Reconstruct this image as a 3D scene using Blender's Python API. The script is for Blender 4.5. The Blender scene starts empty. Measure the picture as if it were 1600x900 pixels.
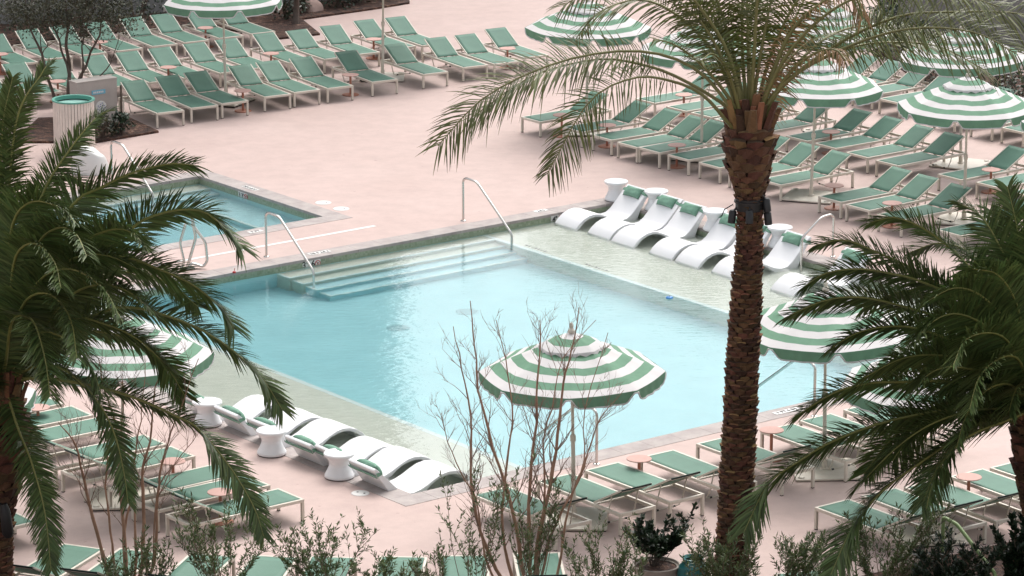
import bpy, math, random
from mathutils import Vector, Matrix
rnd = random.Random(7)
R = math.radians
C = bpy.context.scene.collection
# ------------------------------------------------------------------ camera geometry
CAM_H, PITCH, FPX = 18.0, R(14.8), 5800.0
def ray(px, py):
    x, y = px - 800.0, 450.0 - py
    return Vector((x, y*math.sin(PITCH) + FPX*math.cos(PITCH), y*math.cos(PITCH) - FPX*math.sin(PITCH)))
def gp(px, py, h=0.0):                     # point of height h seen at that place of the photo
    d = ray(px, py); t = (h - CAM_H)/d.z
    return Vector((d.x*t, d.y*t, h))
def pp(px, py, Y):                         # point at depth Y
    d = ray(px, py); t = Y/d.y
    return Vector((d.x*t, Y, CAM_H + d.z*t))
# ------------------------------------------------------------------ mesh helper
class MB:
    def __init__(s): s.v = []; s.f = []; s.m = []; s.sm = []
    def add(s, vs, fs, mat=0, smooth=False):
        o = len(s.v); s.v += [tuple(p) for p in vs]
        for f in fs: s.f.append(tuple(i+o for i in f)); s.m.append(mat); s.sm.append(smooth)
    def box(s, x0, x1, y0, y1, z0, z1, mat=0):
        s.add([(x0,y0,z0),(x1,y0,z0),(x1,y1,z0),(x0,y1,z0),(x0,y0,z1),(x1,y0,z1),(x1,y1,z1),(x0,y1,z1)],
              [(0,3,2,1),(4,5,6,7),(0,1,5,4),(1,2,6,5),(2,3,7,6),(3,0,4,7)], mat)
    def bar(s, p, q, w, h, up=(0,0,1), mat=0):
        p = Vector(p); q = Vector(q); d = (q-p).normalized(); u = Vector(up)
        sd = d.cross(u).normalized()*w*.5; u = sd.cross(d).normalized()*h*.5
        vs = [p-sd-u, p+sd-u, p+sd+u, p-sd+u, q-sd-u, q+sd-u, q+sd+u, q-sd+u]
        s.add(vs, [(0,1,2,3),(7,6,5,4),(0,4,5,1),(1,5,6,2),(2,6,7,3),(3,7,4,0)], mat)
    def prism(s, poly, z0, z1, mat=0):
        n = len(poly)
        s.add([(p[0],p[1],z0) for p in poly]+[(p[0],p[1],z1) for p in poly],
              [tuple(range(n-1,-1,-1)), tuple(range(n,2*n))]+[(i,(i+1)%n,n+(i+1)%n,n+i) for i in range(n)], mat)
    def tube(s, pts, rad, n=8, mat=0, cap=True, smooth=True):
        pts = [Vector(p) for p in pts]
        if not hasattr(rad, '__len__'): rad = [rad]*len(pts)
        o = len(s.v); ref = None; vs = []; fs = []
        for i, p in enumerate(pts):
            t = (pts[min(i+1,len(pts)-1)] - pts[max(i-1,0)])
            if t.length < 1e-9: t = Vector((0,0,1))
            t.normalize()
            if ref is None: ref = t.orthogonal().normalized()
            else:
                ref = ref - t*ref.dot(t)
                ref = ref.normalized() if ref.length > 1e-6 else t.orthogonal().normalized()
            b = t.cross(ref)
            for k in range(n):
                a = 2*math.pi*k/n
                vs.append(p + (ref*math.cos(a) + b*math.sin(a))*rad[i])
        for i in range(len(pts)-1):
            for k in range(n):
                fs.append((i*n+k, i*n+(k+1)%n, (i+1)*n+(k+1)%n, (i+1)*n+k))
        s.add(vs, fs, mat, smooth)
        if cap:
            m = len(pts)-1
            s.add(vs[:n], [tuple(range(n-1,-1,-1))], mat); s.add(vs[m*n:], [tuple(range(n))], mat)
    def lathe(s, prof, n=24, c=(0,0,0), mat=0, smooth=True, mats=None):
        vs = []; 
        for r, z in prof:
            for k in range(n):
                a = 2*math.pi*k/n; vs.append((c[0]+r*math.cos(a), c[1]+r*math.sin(a), c[2]+z))
        for i in range(len(prof)-1):
            fs = [(i*n+k, i*n+(k+1)%n, (i+1)*n+(k+1)%n, (i+1)*n+k) for k in range(n)]
            o = len(s.v)
            s.add(vs[i*n:(i+2)*n], [tuple(j-i*n for j in f) for f in fs], mats[i] if mats else mat, smooth)
    def build(s, name, mats, parent=None):
        me = bpy.data.meshes.new(name)
        me.from_pydata(s.v, [], s.f)
        if not isinstance(mats, (list, tuple)): mats = [mats]
        for m in mats: me.materials.append(m)
        me.polygons.foreach_set('material_index', s.m)
        me.polygons.foreach_set('use_smooth', s.sm)
        me.update()
        o = bpy.data.objects.new(name, me); C.objects.link(o)
        if parent: o.parent = parent
        return o
def bevel(o, w, seg=2):
    m = o.modifiers.new('bevel', 'BEVEL'); m.width = w; m.segments = seg; m.limit_method = 'ANGLE'
    return o
def tag(o, label=None, cat=None, group=None, kind=None):
    if label: o['label'] = label
    if cat: o['category'] = cat
    if group: o['group'] = group
    if kind: o['kind'] = kind
    return o
def empty(name, loc=(0,0,0), rz=0.0):
    o = bpy.data.objects.new(name, None); C.objects.link(o)
    o.location = loc; o.rotation_euler = (0,0,rz); o.empty_display_size = .2
    return o
KIDS = {}
def copy_tree(o, parent=None):
    c = o.copy(); C.objects.link(c)
    if parent: c.parent = parent
    for ch in KIDS[o.name]: copy_tree(ch, c)
    return c
def remember(o):
    kids = list(o.children); KIDS[o.name] = kids
    for k in kids: remember(k)
ORD = ['first','second','third','fourth','fifth','sixth','seventh','eighth','ninth','tenth','eleventh','twelfth','thirteenth','fourteenth','fifteenth']
# ------------------------------------------------------------------ materials
def mat(name, col, rough=.6, metal=0.0, spec=.5, var=0.0, vscale=3.0, bump=0.0, bscale=40.0, coat=0.0, island=0.0, trans=0.0):
    m = bpy.data.materials.new(name); m.use_nodes = True
    nt = m.node_tree; b = nt.nodes['Principled BSDF']
    b.inputs['Roughness'].default_value = rough; b.inputs['Metallic'].default_value = metal
    b.inputs['Specular IOR Level'].default_value = spec
    b.inputs['Base Color'].default_value = (*col, 1)
    tc = nt.nodes.new('ShaderNodeTexCoord')
    last = None
    if var > 0:
        n = nt.nodes.new('ShaderNodeTexNoise'); n.inputs['Scale'].default_value = vscale; n.inputs['Detail'].default_value = 6
        n.inputs['Roughness'].default_value = .65
        nt.links.new(tc.outputs['Object'], n.inputs['Vector'])
        r = nt.nodes.new('ShaderNodeValToRGB')
        r.color_ramp.elements[0].position = .3; r.color_ramp.elements[1].position = .7
        r.color_ramp.elements[0].color = (*[c*(1-var) for c in col], 1)
        r.color_ramp.elements[1].color = (*[min(1,c*(1+var)) for c in col], 1)
        nt.links.new(n.outputs['Fac'], r.inputs['Fac']); last = r.outputs['Color']
    if island > 0:
        g = nt.nodes.new('ShaderNodeNewGeometry'); h = nt.nodes.new('ShaderNodeHueSaturation')
        mr = nt.nodes.new('ShaderNodeMapRange'); mr.inputs['To Min'].default_value = 1-island; mr.inputs['To Max'].default_value = 1+island
        nt.links.new(g.outputs['Random Per Island'], mr.inputs['Value']); nt.links.new(mr.outputs['Result'], h.inputs['Value'])
        mr2 = nt.nodes.new('ShaderNodeMapRange'); mr2.inputs['To Min'].default_value = .5-.05*island; mr2.inputs['To Max'].default_value = .5+.05*island
        mu = nt.nodes.new('ShaderNodeMath'); mu.operation = 'FRACT'; m7 = nt.nodes.new('ShaderNodeMath'); m7.operation = 'MULTIPLY'; m7.inputs[1].default_value = 7.31
        nt.links.new(g.outputs['Random Per Island'], m7.inputs[0]); nt.links.new(m7.outputs[0], mu.inputs[0]); nt.links.new(mu.outputs[0], mr2.inputs['Value'])
        nt.links.new(mr2.outputs['Result'], h.inputs['Hue'])
        if last: nt.links.new(last, h.inputs['Color'])
        else: h.inputs['Color'].default_value = (*col, 1)
        last = h.outputs['Color']
    if last: nt.links.new(last, b.inputs['Base Color'])
    if bump > 0:
        n2 = nt.nodes.new('ShaderNodeTexNoise'); n2.inputs['Scale'].default_value = bscale; n2.inputs['Detail'].default_value = 4
        nt.links.new(tc.outputs['Object'], n2.inputs['Vector'])
        bp = nt.nodes.new('ShaderNodeBump'); bp.inputs['Strength'].default_value = bump; bp.inputs['Distance'].default_value = .02
        nt.links.new(n2.outputs['Fac'], bp.inputs['Height']); nt.links.new(bp.outputs['Normal'], b.inputs['Normal'])
    if trans > 0:
        tl = nt.nodes.new('ShaderNodeBsdfTranslucent'); mx = nt.nodes.new('ShaderNodeMixShader'); mx.inputs[0].default_value = trans
        if last: nt.links.new(last, tl.inputs['Color'])
        else: tl.inputs['Color'].default_value = (*col, 1)
        nt.links.new(b.outputs[0], mx.inputs[1]); nt.links.new(tl.outputs[0], mx.inputs[2])
        nt.links.new(mx.outputs[0], nt.nodes['Material Output'].inputs['Surface'])
    return m
def ramp_mat(name, stops, scale, rough=.8, detail=8, bump=.0, bscale=30, stretch=(1,1,1)):
    m = mat(name, stops[0][1], rough); nt = m.node_tree; b = nt.nodes['Principled BSDF']
    tc = nt.nodes.new('ShaderNodeTexCoord'); mp = nt.nodes.new('ShaderNodeMapping'); mp.inputs['Scale'].default_value = stretch
    n = nt.nodes.new('ShaderNodeTexNoise'); n.inputs['Scale'].default_value = scale; n.inputs['Detail'].default_value = detail; n.inputs['Roughness'].default_value = .6
    r = nt.nodes.new('ShaderNodeValToRGB'); el = r.color_ramp.elements
    while len(el) < len(stops): el.new(.5)
    for e, (p, c) in zip(el, stops): e.position = p; e.color = (*c, 1)
    nt.links.new(tc.outputs['Object'], mp.inputs['Vector']); nt.links.new(mp.outputs['Vector'], n.inputs['Vector'])
    nt.links.new(n.outputs['Fac'], r.inputs['Fac']); nt.links.new(r.outputs['Color'], b.inputs['Base Color'])
    if bump:
        n2 = nt.nodes.new('ShaderNodeTexNoise'); n2.inputs['Scale'].default_value = bscale; n2.inputs['Detail'].default_value = 5
        nt.links.new(tc.outputs['Object'], n2.inputs['Vector'])
        bp = nt.nodes.new('ShaderNodeBump'); bp.inputs['Strength'].default_value = bump; bp.inputs['Distance'].default_value = .05
        nt.links.new(n2.outputs['Fac'], bp.inputs['Height']); nt.links.new(bp.outputs['Normal'], b.inputs['Normal'])
    return m
M = {}
def deck_material():
    m = bpy.data.materials.new('pink_concrete'); m.use_nodes = True; nt = m.node_tree; b = nt.nodes['Principled BSDF']
    b.inputs['Roughness'].default_value = .75; b.inputs['Specular IOR Level'].default_value = .3
    tc = nt.nodes.new('ShaderNodeTexCoord')
    def noise(scale, detail, rough=.6):
        n = nt.nodes.new('ShaderNodeTexNoise'); n.inputs['Scale'].default_value = scale; n.inputs['Detail'].default_value = detail
        n.inputs['Roughness'].default_value = rough; nt.links.new(tc.outputs['Object'], n.inputs['Vector']); return n
    def ramp(n, p0, c0, p1, c1):
        r = nt.nodes.new('ShaderNodeValToRGB'); e = r.color_ramp.elements
        e[0].position = p0; e[0].color = (*c0,1); e[1].position = p1; e[1].color = (*c1,1)
        nt.links.new(n.outputs['Fac'], r.inputs['Fac']); return r
    def mul(a, bb, f=1.0):
        x = nt.nodes.new('ShaderNodeMixRGB'); x.blend_type = 'MULTIPLY'; x.inputs[0].default_value = f
        nt.links.new(a, x.inputs[1]); nt.links.new(bb, x.inputs[2]); return x.outputs[0]
    base = ramp(noise(.35, 6), .3, DECK[0], .7, DECK[1])
    st = ramp(noise(2.2, 9, .7), .35, (.9,.9,.9), .6, (1,1,1))
    gr = ramp(noise(45, 3), .3, (.93,.93,.93), .7, (1.0,1.0,1.0))
    out = mul(mul(base.outputs['Color'], st.outputs['Color']), gr.outputs['Color'])
    # small dark stains
    st2 = ramp(noise(5.5, 2), .24, (.8,.78,.77), .30, (1,1,1))
    out = mul(out, st2.outputs['Color'])
    nt.links.new(out, b.inputs['Base Color'])
    bp = nt.nodes.new('ShaderNodeBump'); bp.inputs['Strength'].default_value = .25; bp.inputs['Distance'].default_value = .01
    nt.links.new(noise(120, 3).outputs['Fac'], bp.inputs['Height']); nt.links.new(bp.outputs['Normal'], b.inputs['Normal'])
    return m
DECK = ((.505,.383,.350), (.55,.425,.391))
M['deck'] = deck_material()
M['coping'] = ramp_mat('grey_stone', [(.3,(.30,.26,.25)),(.5,(.37,.325,.31)),(.7,(.44,.39,.37))], 3.0, .8, bump=.2, bscale=60)
M['coping_edge'] = mat('stone_edge', (.30,.27,.25), .8, var=.1)
M['cream'] = mat('cream_metal', (.62,.565,.485), .45, var=.05, vscale=8)
M['sling'] = mat('green_sling', (.128,.252,.192), .6, spec=.35, var=.09, vscale=1.6, bump=.12, bscale=300, trans=.18)
M['top_strip'] = mat('dark_strip', (.008,.020,.016), .7)
M['black'] = mat('black_rubber', (.015,.015,.015), .6)
M['salmon'] = mat('salmon_metal', (.52,.325,.285), .65, spec=.2, var=.06, vscale=9)
M['stem'] = mat('rust_red_metal', (.42,.17,.11), .5, var=.06)
M['ugreen'] = mat('canopy_green', (.150,.300,.200), .8, var=.10, vscale=5, bump=.25, bscale=9, trans=.22)
M['uwhite'] = mat('canopy_white', (.69,.665,.665), .8, var=.03, vscale=5, bump=.25, bscale=9, trans=.22)
M['chaise'] = mat('white_plastic', (.77,.77,.78), .35, var=.015)
M['pillow'] = mat('green_fabric', (.17,.32,.235), .8, var=.12, vscale=14, bump=.3, bscale=25)
M['chrome'] = mat('steel', (.62,.60,.57), .22, metal=1.0)
M['white'] = mat('white_paint', (.68,.67,.65), .5, var=.03)
M['ink'] = mat('black_ink', (.02,.02,.02), .6)
M['red'] = mat('red_paint', (.45,.03,.03), .5)
M['blue'] = mat('blue_plastic', (.03,.22,.55), .4)
M['lightblue'] = mat('light_blue_sign', (.16,.42,.55), .5)
M['wall'] = ramp_mat('grey_render', [(.3,(.20,.20,.195)),(.7,(.27,.265,.26))], 1.2, .85, bump=.15, bscale=50)
M['pier'] = ramp_mat('pinkish_render', [(.3,(.38,.34,.31)),(.7,(.46,.42,.39))], 2.0, .85, bump=.15, bscale=60)
M['mulch'] = ramp_mat('bark_mulch', [(.30,(.012,.007,.006)),(.48,(.055,.026,.018)),(.62,(.13,.065,.042)),(.74,(.34,.24,.18))], 7, .9, detail=10, bump=1.0, bscale=22)
M['leaf_palm'] = mat('palm_leaf', (.076,.112,.034), .5, spec=.35, island=.45, trans=.15)
M['leaf_date'] = mat('date_leaf', (.092,.105,.026), .45, spec=.5, island=.45, trans=.2)
M['leaf_dead'] = mat('dead_leaf', (.26,.16,.075), .7, island=.35, trans=.15)
M['rachis'] = mat('palm_rib', (.20,.20,.055), .5, var=.15)
M['rachis_pale'] = mat('pale_rib', (.17,.165,.06), .5, var=.15)
M['scale'] = mat('palm_bark', (.105,.052,.027), .9, island=.55, bump=.8, bscale=40)
M['scale_tip'] = mat('palm_bark_tip', (.20,.10,.045), .85, island=.5, bump=.6, bscale=40)
M['bark_core'] = mat('palm_core', (.03,.017,.010), .95)
M['twig'] = mat('tan_bark', (.35,.205,.135), .75, var=.25, vscale=6)
M['twig_grey'] = mat('grey_bark', (.25,.165,.125), .8, var=.25, vscale=6)
M['twig_dark'] = mat('dark_bark', (.10,.075,.06), .85, var=.25, vscale=6)
M['leaf_ole'] = mat('oleander_leaf', (.095,.130,.048), .45, island=.5, trans=.2)
M['leaf_dark'] = mat('dark_leaf', (.018,.035,.016), .4, island=.5, trans=.1)
M['leaf_olive'] = mat('olive_leaf', (.040,.042,.020), .55, island=.5, trans=.15)
M['boulder'] = mat('pink_boulder', (.42,.30,.26), .85, var=.15, bump=.4, bscale=12)
M['teal'] = mat('teal_glaze', (.03,.16,.16), .3, var=.1)
M['pot'] = mat('stone_pot', (.34,.30,.26), .8, var=.15, bump=.2)
M['limegreen'] = mat('pale_green_paint', (.30,.42,.18), .5, var=.05)
M['dark'] = mat('black_metal', (.012,.012,.013), .45)
M['drum'] = mat('cream_slat', (.66,.58,.52), .6, var=.08, vscale=6)
M['drum_green'] = mat('drum_green', (.10,.30,.24), .5)
M['glass'] = mat('window_glass', (.05,.06,.07), .15)
M['tower'] = mat('pale_concrete', (.15,.155,.155), .8, var=.06, vscale=.4)
def tile_material():
    m = mat('green_mosaic', (.22,.30,.17), .3); nt = m.node_tree; b = nt.nodes['Principled BSDF']
    tc = nt.nodes.new('ShaderNodeTexCoord'); mp = nt.nodes.new('ShaderNodeMapping'); mp.inputs['Rotation'].default_value = (R(90),0,0)
    br = nt.nodes.new('ShaderNodeTexVoronoi'); br.inputs['Scale'].default_value = 26; br.distance = 'CHEBYCHEV'; br.inputs['Randomness'].default_value = .15
    r = nt.nodes.new('ShaderNodeValToRGB'); r.color_ramp.elements[0].color = (.19,.24,.15,1); r.color_ramp.elements[1].color = (.33,.37,.28,1)
    nt.links.new(tc.outputs['Object'], br.inputs['Vector']); nt.links.new(br.outputs['Color'], r.inputs['Fac']); nt.links.new(r.outputs['Color'], b.inputs['Base Color'])
    return m
M['tile'] = tile_material()
M['plaster'] = ramp_mat('pool_plaster', [(.3,(.425,.62,.655)),(.7,(.485,.685,.715))], 1.2, .7)
M['shelf'] = ramp_mat('shelf_pebble', [(.3,(.535,.555,.475)),(.7,(.60,.615,.535))], 4, .7, bump=.1)
M['step_edge'] = mat('step_trim', (.60,.68,.66), .6)
M['drain'] = mat('drain_grate', (.34,.48,.51), .6)
def water_material():
    m = bpy.data.materials.new('pool_water'); m.use_nodes = True; nt = m.node_tree; nt.nodes.remove(nt.nodes['Principled BSDF'])
    out = nt.nodes['Material Output']
    g = nt.nodes.new('ShaderNodeBsdfGlass'); g.inputs['IOR'].default_value = 1.33; g.inputs['Roughness'].default_value = 0.0; g.inputs['Color'].default_value = (1,1,1,1)
    tc = nt.nodes.new('ShaderNodeTexCoord')
    def noise(scale, st, rot, d=3):
        mp = nt.nodes.new('ShaderNodeMapping'); mp.inputs['Scale'].default_value = st; mp.inputs['Rotation'].default_value = (0,0,R(rot))
        n = nt.nodes.new('ShaderNodeTexNoise'); n.inputs['Scale'].default_value = scale; n.inputs['Detail'].default_value = d
        nt.links.new(tc.outputs['Object'], mp.inputs['Vector']); nt.links.new(mp.outputs['Vector'], n.inputs['Vector']); return n.outputs['Fac']
    a = noise(9.0, (.5,1.0,1), 8, 3); c = noise(1.1, (.7,1,1), -15, 2)
    ad = nt.nodes.new('ShaderNodeMath'); ad.operation = 'MULTIPLY_ADD'; ad.inputs[1].default_value = 1.3
    nt.links.new(c, ad.inputs[0]); nt.links.new(a, ad.inputs[2])
    bp = nt.nodes.new('ShaderNodeBump'); bp.inputs['Strength'].default_value = 1.0; bp.inputs['Distance'].default_value = WAVE
    nt.links.new(ad.outputs[0], bp.inputs['Height']); nt.links.new(bp.outputs['Normal'], g.inputs['Normal'])
    nt.links.new(g.outputs[0], out.inputs['Surface'])
    va = nt.nodes.new('ShaderNodeVolumeAbsorption'); va.inputs['Color'].default_value = (.52,.89,.91,1); va.inputs['Density'].default_value = .28
    nt.links.new(va.outputs[0], out.inputs['Volume'])
    return m
WAVE = .0065
M['water'] = water_material()
# ------------------------------------------------------------------ world, sun, camera
sc = bpy.context.scene
w = bpy.data.worlds.new('World'); sc.world = w; w.use_nodes = True
nt = w.node_tree; bg = nt.nodes['Background']
sky = nt.nodes.new('ShaderNodeTexSky'); sky.sky_type = 'NISHITA'; sky.sun_disc = False
SUN_EL, SUN_AZ = 57, 12       # azimuth: clockwise from +Y (far side of the pool)
sky.sun_elevation = R(SUN_EL); sky.sun_rotation = R(SUN_AZ); sky.air_density = 1.2; sky.dust_density = 5.0; sky.ozone_density = 1.0
hs = nt.nodes.new('ShaderNodeHueSaturation'); hs.inputs['Saturation'].default_value = .22
nt.links.new(sky.outputs[0], hs.inputs['Color']); nt.links.new(hs.outputs[0], bg.inputs['Color']); bg.inputs['Strength'].default_value = .15
sl = bpy.data.lights.new('sun', 'SUN'); sl.energy = .8; sl.angle = R(50); sl.color = (1.0,.93,.86)
so = bpy.data.objects.new('sun', sl); C.objects.link(so)
dsun = Vector((math.sin(R(SUN_AZ))*math.cos(R(SUN_EL)), math.cos(R(SUN_AZ))*math.cos(R(SUN_EL)), math.sin(R(SUN_EL))))
so.rotation_euler = dsun.to_track_quat('Z', 'Y').to_euler(); so.location = dsun*60
cam = bpy.data.cameras.new('camera'); co = bpy.data.objects.new('camera', cam); C.objects.link(co)
cam.sensor_width = 36; cam.lens = 36*FPX/1600; cam.clip_end = 2000; cam.clip_start = 1
co.location = (0,0,CAM_H); co.rotation_euler = (R(90)-PITCH, 0, 0); sc.camera = co
sc.view_settings.view_transform = 'Standard'; sc.view_settings.look = 'None'; sc.view_settings.gamma = 1
sc.view_settings.exposure = .76
sc.cycles.use_denoising = True; sc.cycles.max_bounces = 10; sc.cycles.transmission_bounces = 8; sc.cycles.diffuse_bounces = 4
sc.cycles.sample_clamp_indirect = 8.0
# ------------------------------------------------------------------ the pool's own axes
PHI = R(37.7)
AX = Vector((math.cos(PHI), math.sin(PHI), 0)); BX = Vector((math.sin(PHI), -math.cos(PHI), 0))
F0 = gp(959, 317)
def ST(s, t, z=0.0): p = F0 - AX*s + BX*t; return Vector((p.x, p.y, z))
def st_of(p): d = p - F0; return (-d.dot(AX), d.dot(BX))
ROT = Matrix(((-AX.x, BX.x, 0, F0.x), (-AX.y, BX.y, 0, F0.y), (0, 0, 1, 0), (0, 0, 0, 1)))   # (s, t, z) -> world
def to_world(mb):
    mb.v = [tuple(ROT @ Vector(p)) for p in mb.v]
    return mb
sN, tN = st_of(gp(638.6, 771))
POOL_S, POOL_T = sN, 25.0
# ------------------------------------------------------------------ setting: deck, pools, water
def rects(xs, ys, holes):
    out = []
    for i in range(len(xs)-1):
        for j in range(len(ys)-1):
            cx, cy = (xs[i]+xs[i+1])/2, (ys[j]+ys[j+1])/2
            if not any(h[0] < cx < h[1] and h[2] < cy < h[3] for h in holes): out.append((xs[i], xs[i+1], ys[j], ys[j+1]))
    return out
S1, T1 = 14.9, 13.25
SHR, SHL = 3.43, 12.3
SP = (5.48, 11.2, -7.32, -2.70)            # small pool, inner
WZ = -.13
d = MB()
holes = [(-.2, S1+.2, -.2, T1+.2), (SP[0]-.2, SP[1]+.2, SP[2]-.2, SP[3]+.2)]
xs = sorted({-400, 400, *[v for h in holes for v in h[:2]]}); ys = sorted({-400, 400, *[v for h in holes for v in h[2:]]})
for x0, x1, y0, y1 in rects(xs, ys, holes): d.add([(x0,y0,0),(x1,y0,0),(x1,y1,0),(x0,y1,0)], [(0,1,2,3)])
tag(to_world(d).build('deck', M['deck']), kind='structure')
def coping(name, x0, x1, y0, y1, wd=.44):
    m = MB()
    n = lambda L: max(2, round(L/.62))
    def run(a0, a1, b0, b1, along):
        k = n((a1-a0) if along else (b1-b0)); g = .004
        for i in range(k):
            if along: m.box(a0+(a1-a0)*i/k+g, a0+(a1-a0)*(i+1)/k-g, b0, b1, -.055, .006)
            else: m.box(a0, a1, b0+(b1-b0)*i/k+g, b0+(b1-b0)*(i+1)/k-g, -.055, .006)
    run(x0-wd, x1+wd, y0-wd, y0, True); run(x0-wd, x1+wd, y1, y1+wd, True)
    run(x0-wd, x0, y0, y1, False); run(x1, x1+wd, y0, y1, False)
    m.box(x0-wd+.03, x1+wd-.03, y0-wd+.03, y0-.03, -.05, .0035, 1); m.box(x0-wd+.03, x1+wd-.03, y1+.03, y1+wd-.03, -.05, .0035, 1)
    m.box(x0-wd+.03, x0-.03, y0-.02, y1+.02, -.0495, .0036, 1); m.box(x1+.03, x1+wd-.03, y0-.02, y1+.02, -.0495, .0036, 1)
    return tag(to_world(m).build(name, [M['coping'], M['coping_edge']]), kind='structure')
coping('pool_coping', 0, S1, 0, T1); coping('pool_coping', SP[0], SP[1], SP[2], SP[3])
def wall_strip(m, x0, y0, x1, y1, z0, z1, mt): m.add([(x0,y0,z0),(x1,y1,z0),(x1,y1,z1),(x0,y0,z1)], [(0,1,2,3)], mt)
p = MB(); FL, SH = -1.25, -.30            # 0 plaster 1 tile 2 shelf 3 trim
loop = [(0,0),(S1,0),(S1,T1),(0,T1),(0,0)]
for (a, b), (c, e) in zip(loop, loop[1:]):
    wall_strip(p, a, b, c, e, -.28, -.05, 1); wall_strip(p, a, b, c, e, FL-.02, -.28, 0)
p.add([(SHR,0,FL),(SHL,0,FL),(SHL,T1,FL),(SHR,T1,FL)], [(0,1,2,3)], 0)
p.box(-.02, SHR, -.02, T1+.02, FL-.01, SH, 2); p.box(SHL, S1+.02, -.02, T1+.02, FL-.01, SH, 2)
p.box(SHR-.10, SHR+.012, .0, T1, SH-.06, SH+.006, 3); p.box(SHL-.012, SHL+.10, .0, T1, SH-.06, SH+.006, 3)
for k in range(4):                           # entry steps along the far edge
    z = SH - .02 - .20*k; x1 = 8.45 - .07*k
    p.box(SHR+.013, x1, -.01, .42+.36*k, FL-.005-.001*k, z, 2 if k < 2 else 0)
    p.box(SHR+.014, x1+.004, .36+.36*k, .424+.36*k, z-.05, z+.004, 3)
    p.box(x1-.06, x1+.005, -.005, .36+.36*k, z-.05, z+.0045, 3)
tag(to_world(p).build('pool_basin', [M['plaster'], M['tile'], M['shelf'], M['step_edge']]), kind='structure')
q = MB(); x0, x1, y0, y1 = SP
loop = [(x0,y0),(x1,y0),(x1,y1),(x0,y1),(x0,y0)]
for (a, b), (c, e) in zip(loop, loop[1:]):
    wall_strip(q, a, b, c, e, -.28, -.05, 1); wall_strip(q, a, b, c, e, -1.05, -.28, 0)
q.add([(x0,y0,-1.0),(x1,y0,-1.0),(x1,y1,-1.0),(x0,y1,-1.0)], [(0,1,2,3)], 0)
for k in range(3):
    z = -.34-.2*k; q.box(x0+.01+.001*k, x1-.01, y0-.01, y0+.45+.34*k, -1.02-.002*k, z, 2 if k == 0 else 0); q.box(x0+.012+.001*k, x1-.012, y0+.38+.34*k, y0+.453+.34*k, z-.05, z+.004, 3)
q.box(x0-.01, x0+1.0, y0+1.2, y1+.01, -1.03, -.66, 0); q.box(x0+.92, x0+1.004, y0+1.21, y1, -.72, -.655, 3)
tag(to_world(q).build('small_pool_basin', [M['plaster'], M['tile'], M['shelf'], M['step_edge']]), kind='structure')
wm = MB(); wm.box(-.015, S1+.015, -.015, T1+.015, -1.6, WZ)
tag(to_world(wm).build('pool_water', M['water']), kind='structure')
wm = MB(); wm.box(SP[0]-.015, SP[1]+.015, SP[2]-.015, SP[3]+.015, -1.5, WZ)
tag(to_world(wm).build('small_pool_water', M['water']), kind='structure')
# mulch beds
def bed(pix, name='planting_bed', z=.05):
    P = [gp(*q) for q in pix]
    m = MB(); m.prism([(v.x, v.y) for v in P], -.03, z)
    if sum(P[i].x*P[(i+1)%len(P)].y - P[(i+1)%len(P)].x*P[i].y for i in range(len(P))) < 0: m.f = [tuple(reversed(f)) for f in m.f]
    return tag(m.build(name, M['mulch']), kind='structure')
bed([(195,183),(248,207.5),(150,224),(20,224),(60,187)])
bed([(-60,95),(20,72),(150,55),(300,42),(380,51),(436,62),(500,55),(471,31.5),(580,16),(640,6),(640,-14),(300,-14),(-60,20)])
bed([(1325,46),(1420,118),(1500,160),(1700,212),(1700,150),(1420,70),(1372,26)])
b0, b1 = gp(1640, 838), gp(1400, 893)
m = MB(); m.prism([(b0.x+2.5, b0.y+2.0),(-16, 49.9),(-16, 38),(20, 38)][::1], -.03, .06)
m.v = []; m.f = []; m.m = []; m.sm = []
poly = [(b0.x+24, b0.y+18.5),(b0.x, b0.y),(b1.x, b1.y),(3.2, 50.15),(-40, 50.15),(-40, 36),(b0.x+24, 36)]
m.prism(poly[::-1], -.03, .06)
o = m.build('planting_bed', M['mulch']); tag(o, kind='structure')
# ------------------------------------------------------------------ walls and the tower seen in the water
def wall_between(name, pa, pb, h, th, label, mt, cat='wall', cap=True):
    a, b = gp(*pa), gp(*pb); dd = (b-a); L = dd.length; ang = math.atan2(dd.y, dd.x)
    e = empty(name, a, ang); tag(e, label, cat)
    m = MB(); m.box(0, L, 0, th, -.05, h); m.build('wall_body', mt, e)
    if cap: c = MB(); c.box(-.02, L+.02, -.03, th+.03, h+.003, h+.09); c.build('wall_cap', mt, e)
    return e
wall_between('boundary_wall', (-150,52), (640,-6), 2.6, .25, 'grey rendered boundary wall behind the far left loungers', M['wall'])
wall_between('boundary_wall', (1372,20), (2900,470), 3.0, .25, 'dark grey rendered wall behind the far right parasols', M['wall'])
tw = empty('hotel_tower', (-3.95, 116, 0)); tag(tw, 'tall grey hotel tower mirrored on the left of the water', 'building')
m = MB(); m.box(-70, 0, 0, 14, 0, 48); m.build('facade', M['tower'], tw)
for k in range(12):
    m = MB(); m.box(-69, -1, -.06, -.003, 3.0+3.7*k, 4.7+3.7*k); m.build('window_band', M['glass'], tw)
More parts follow.
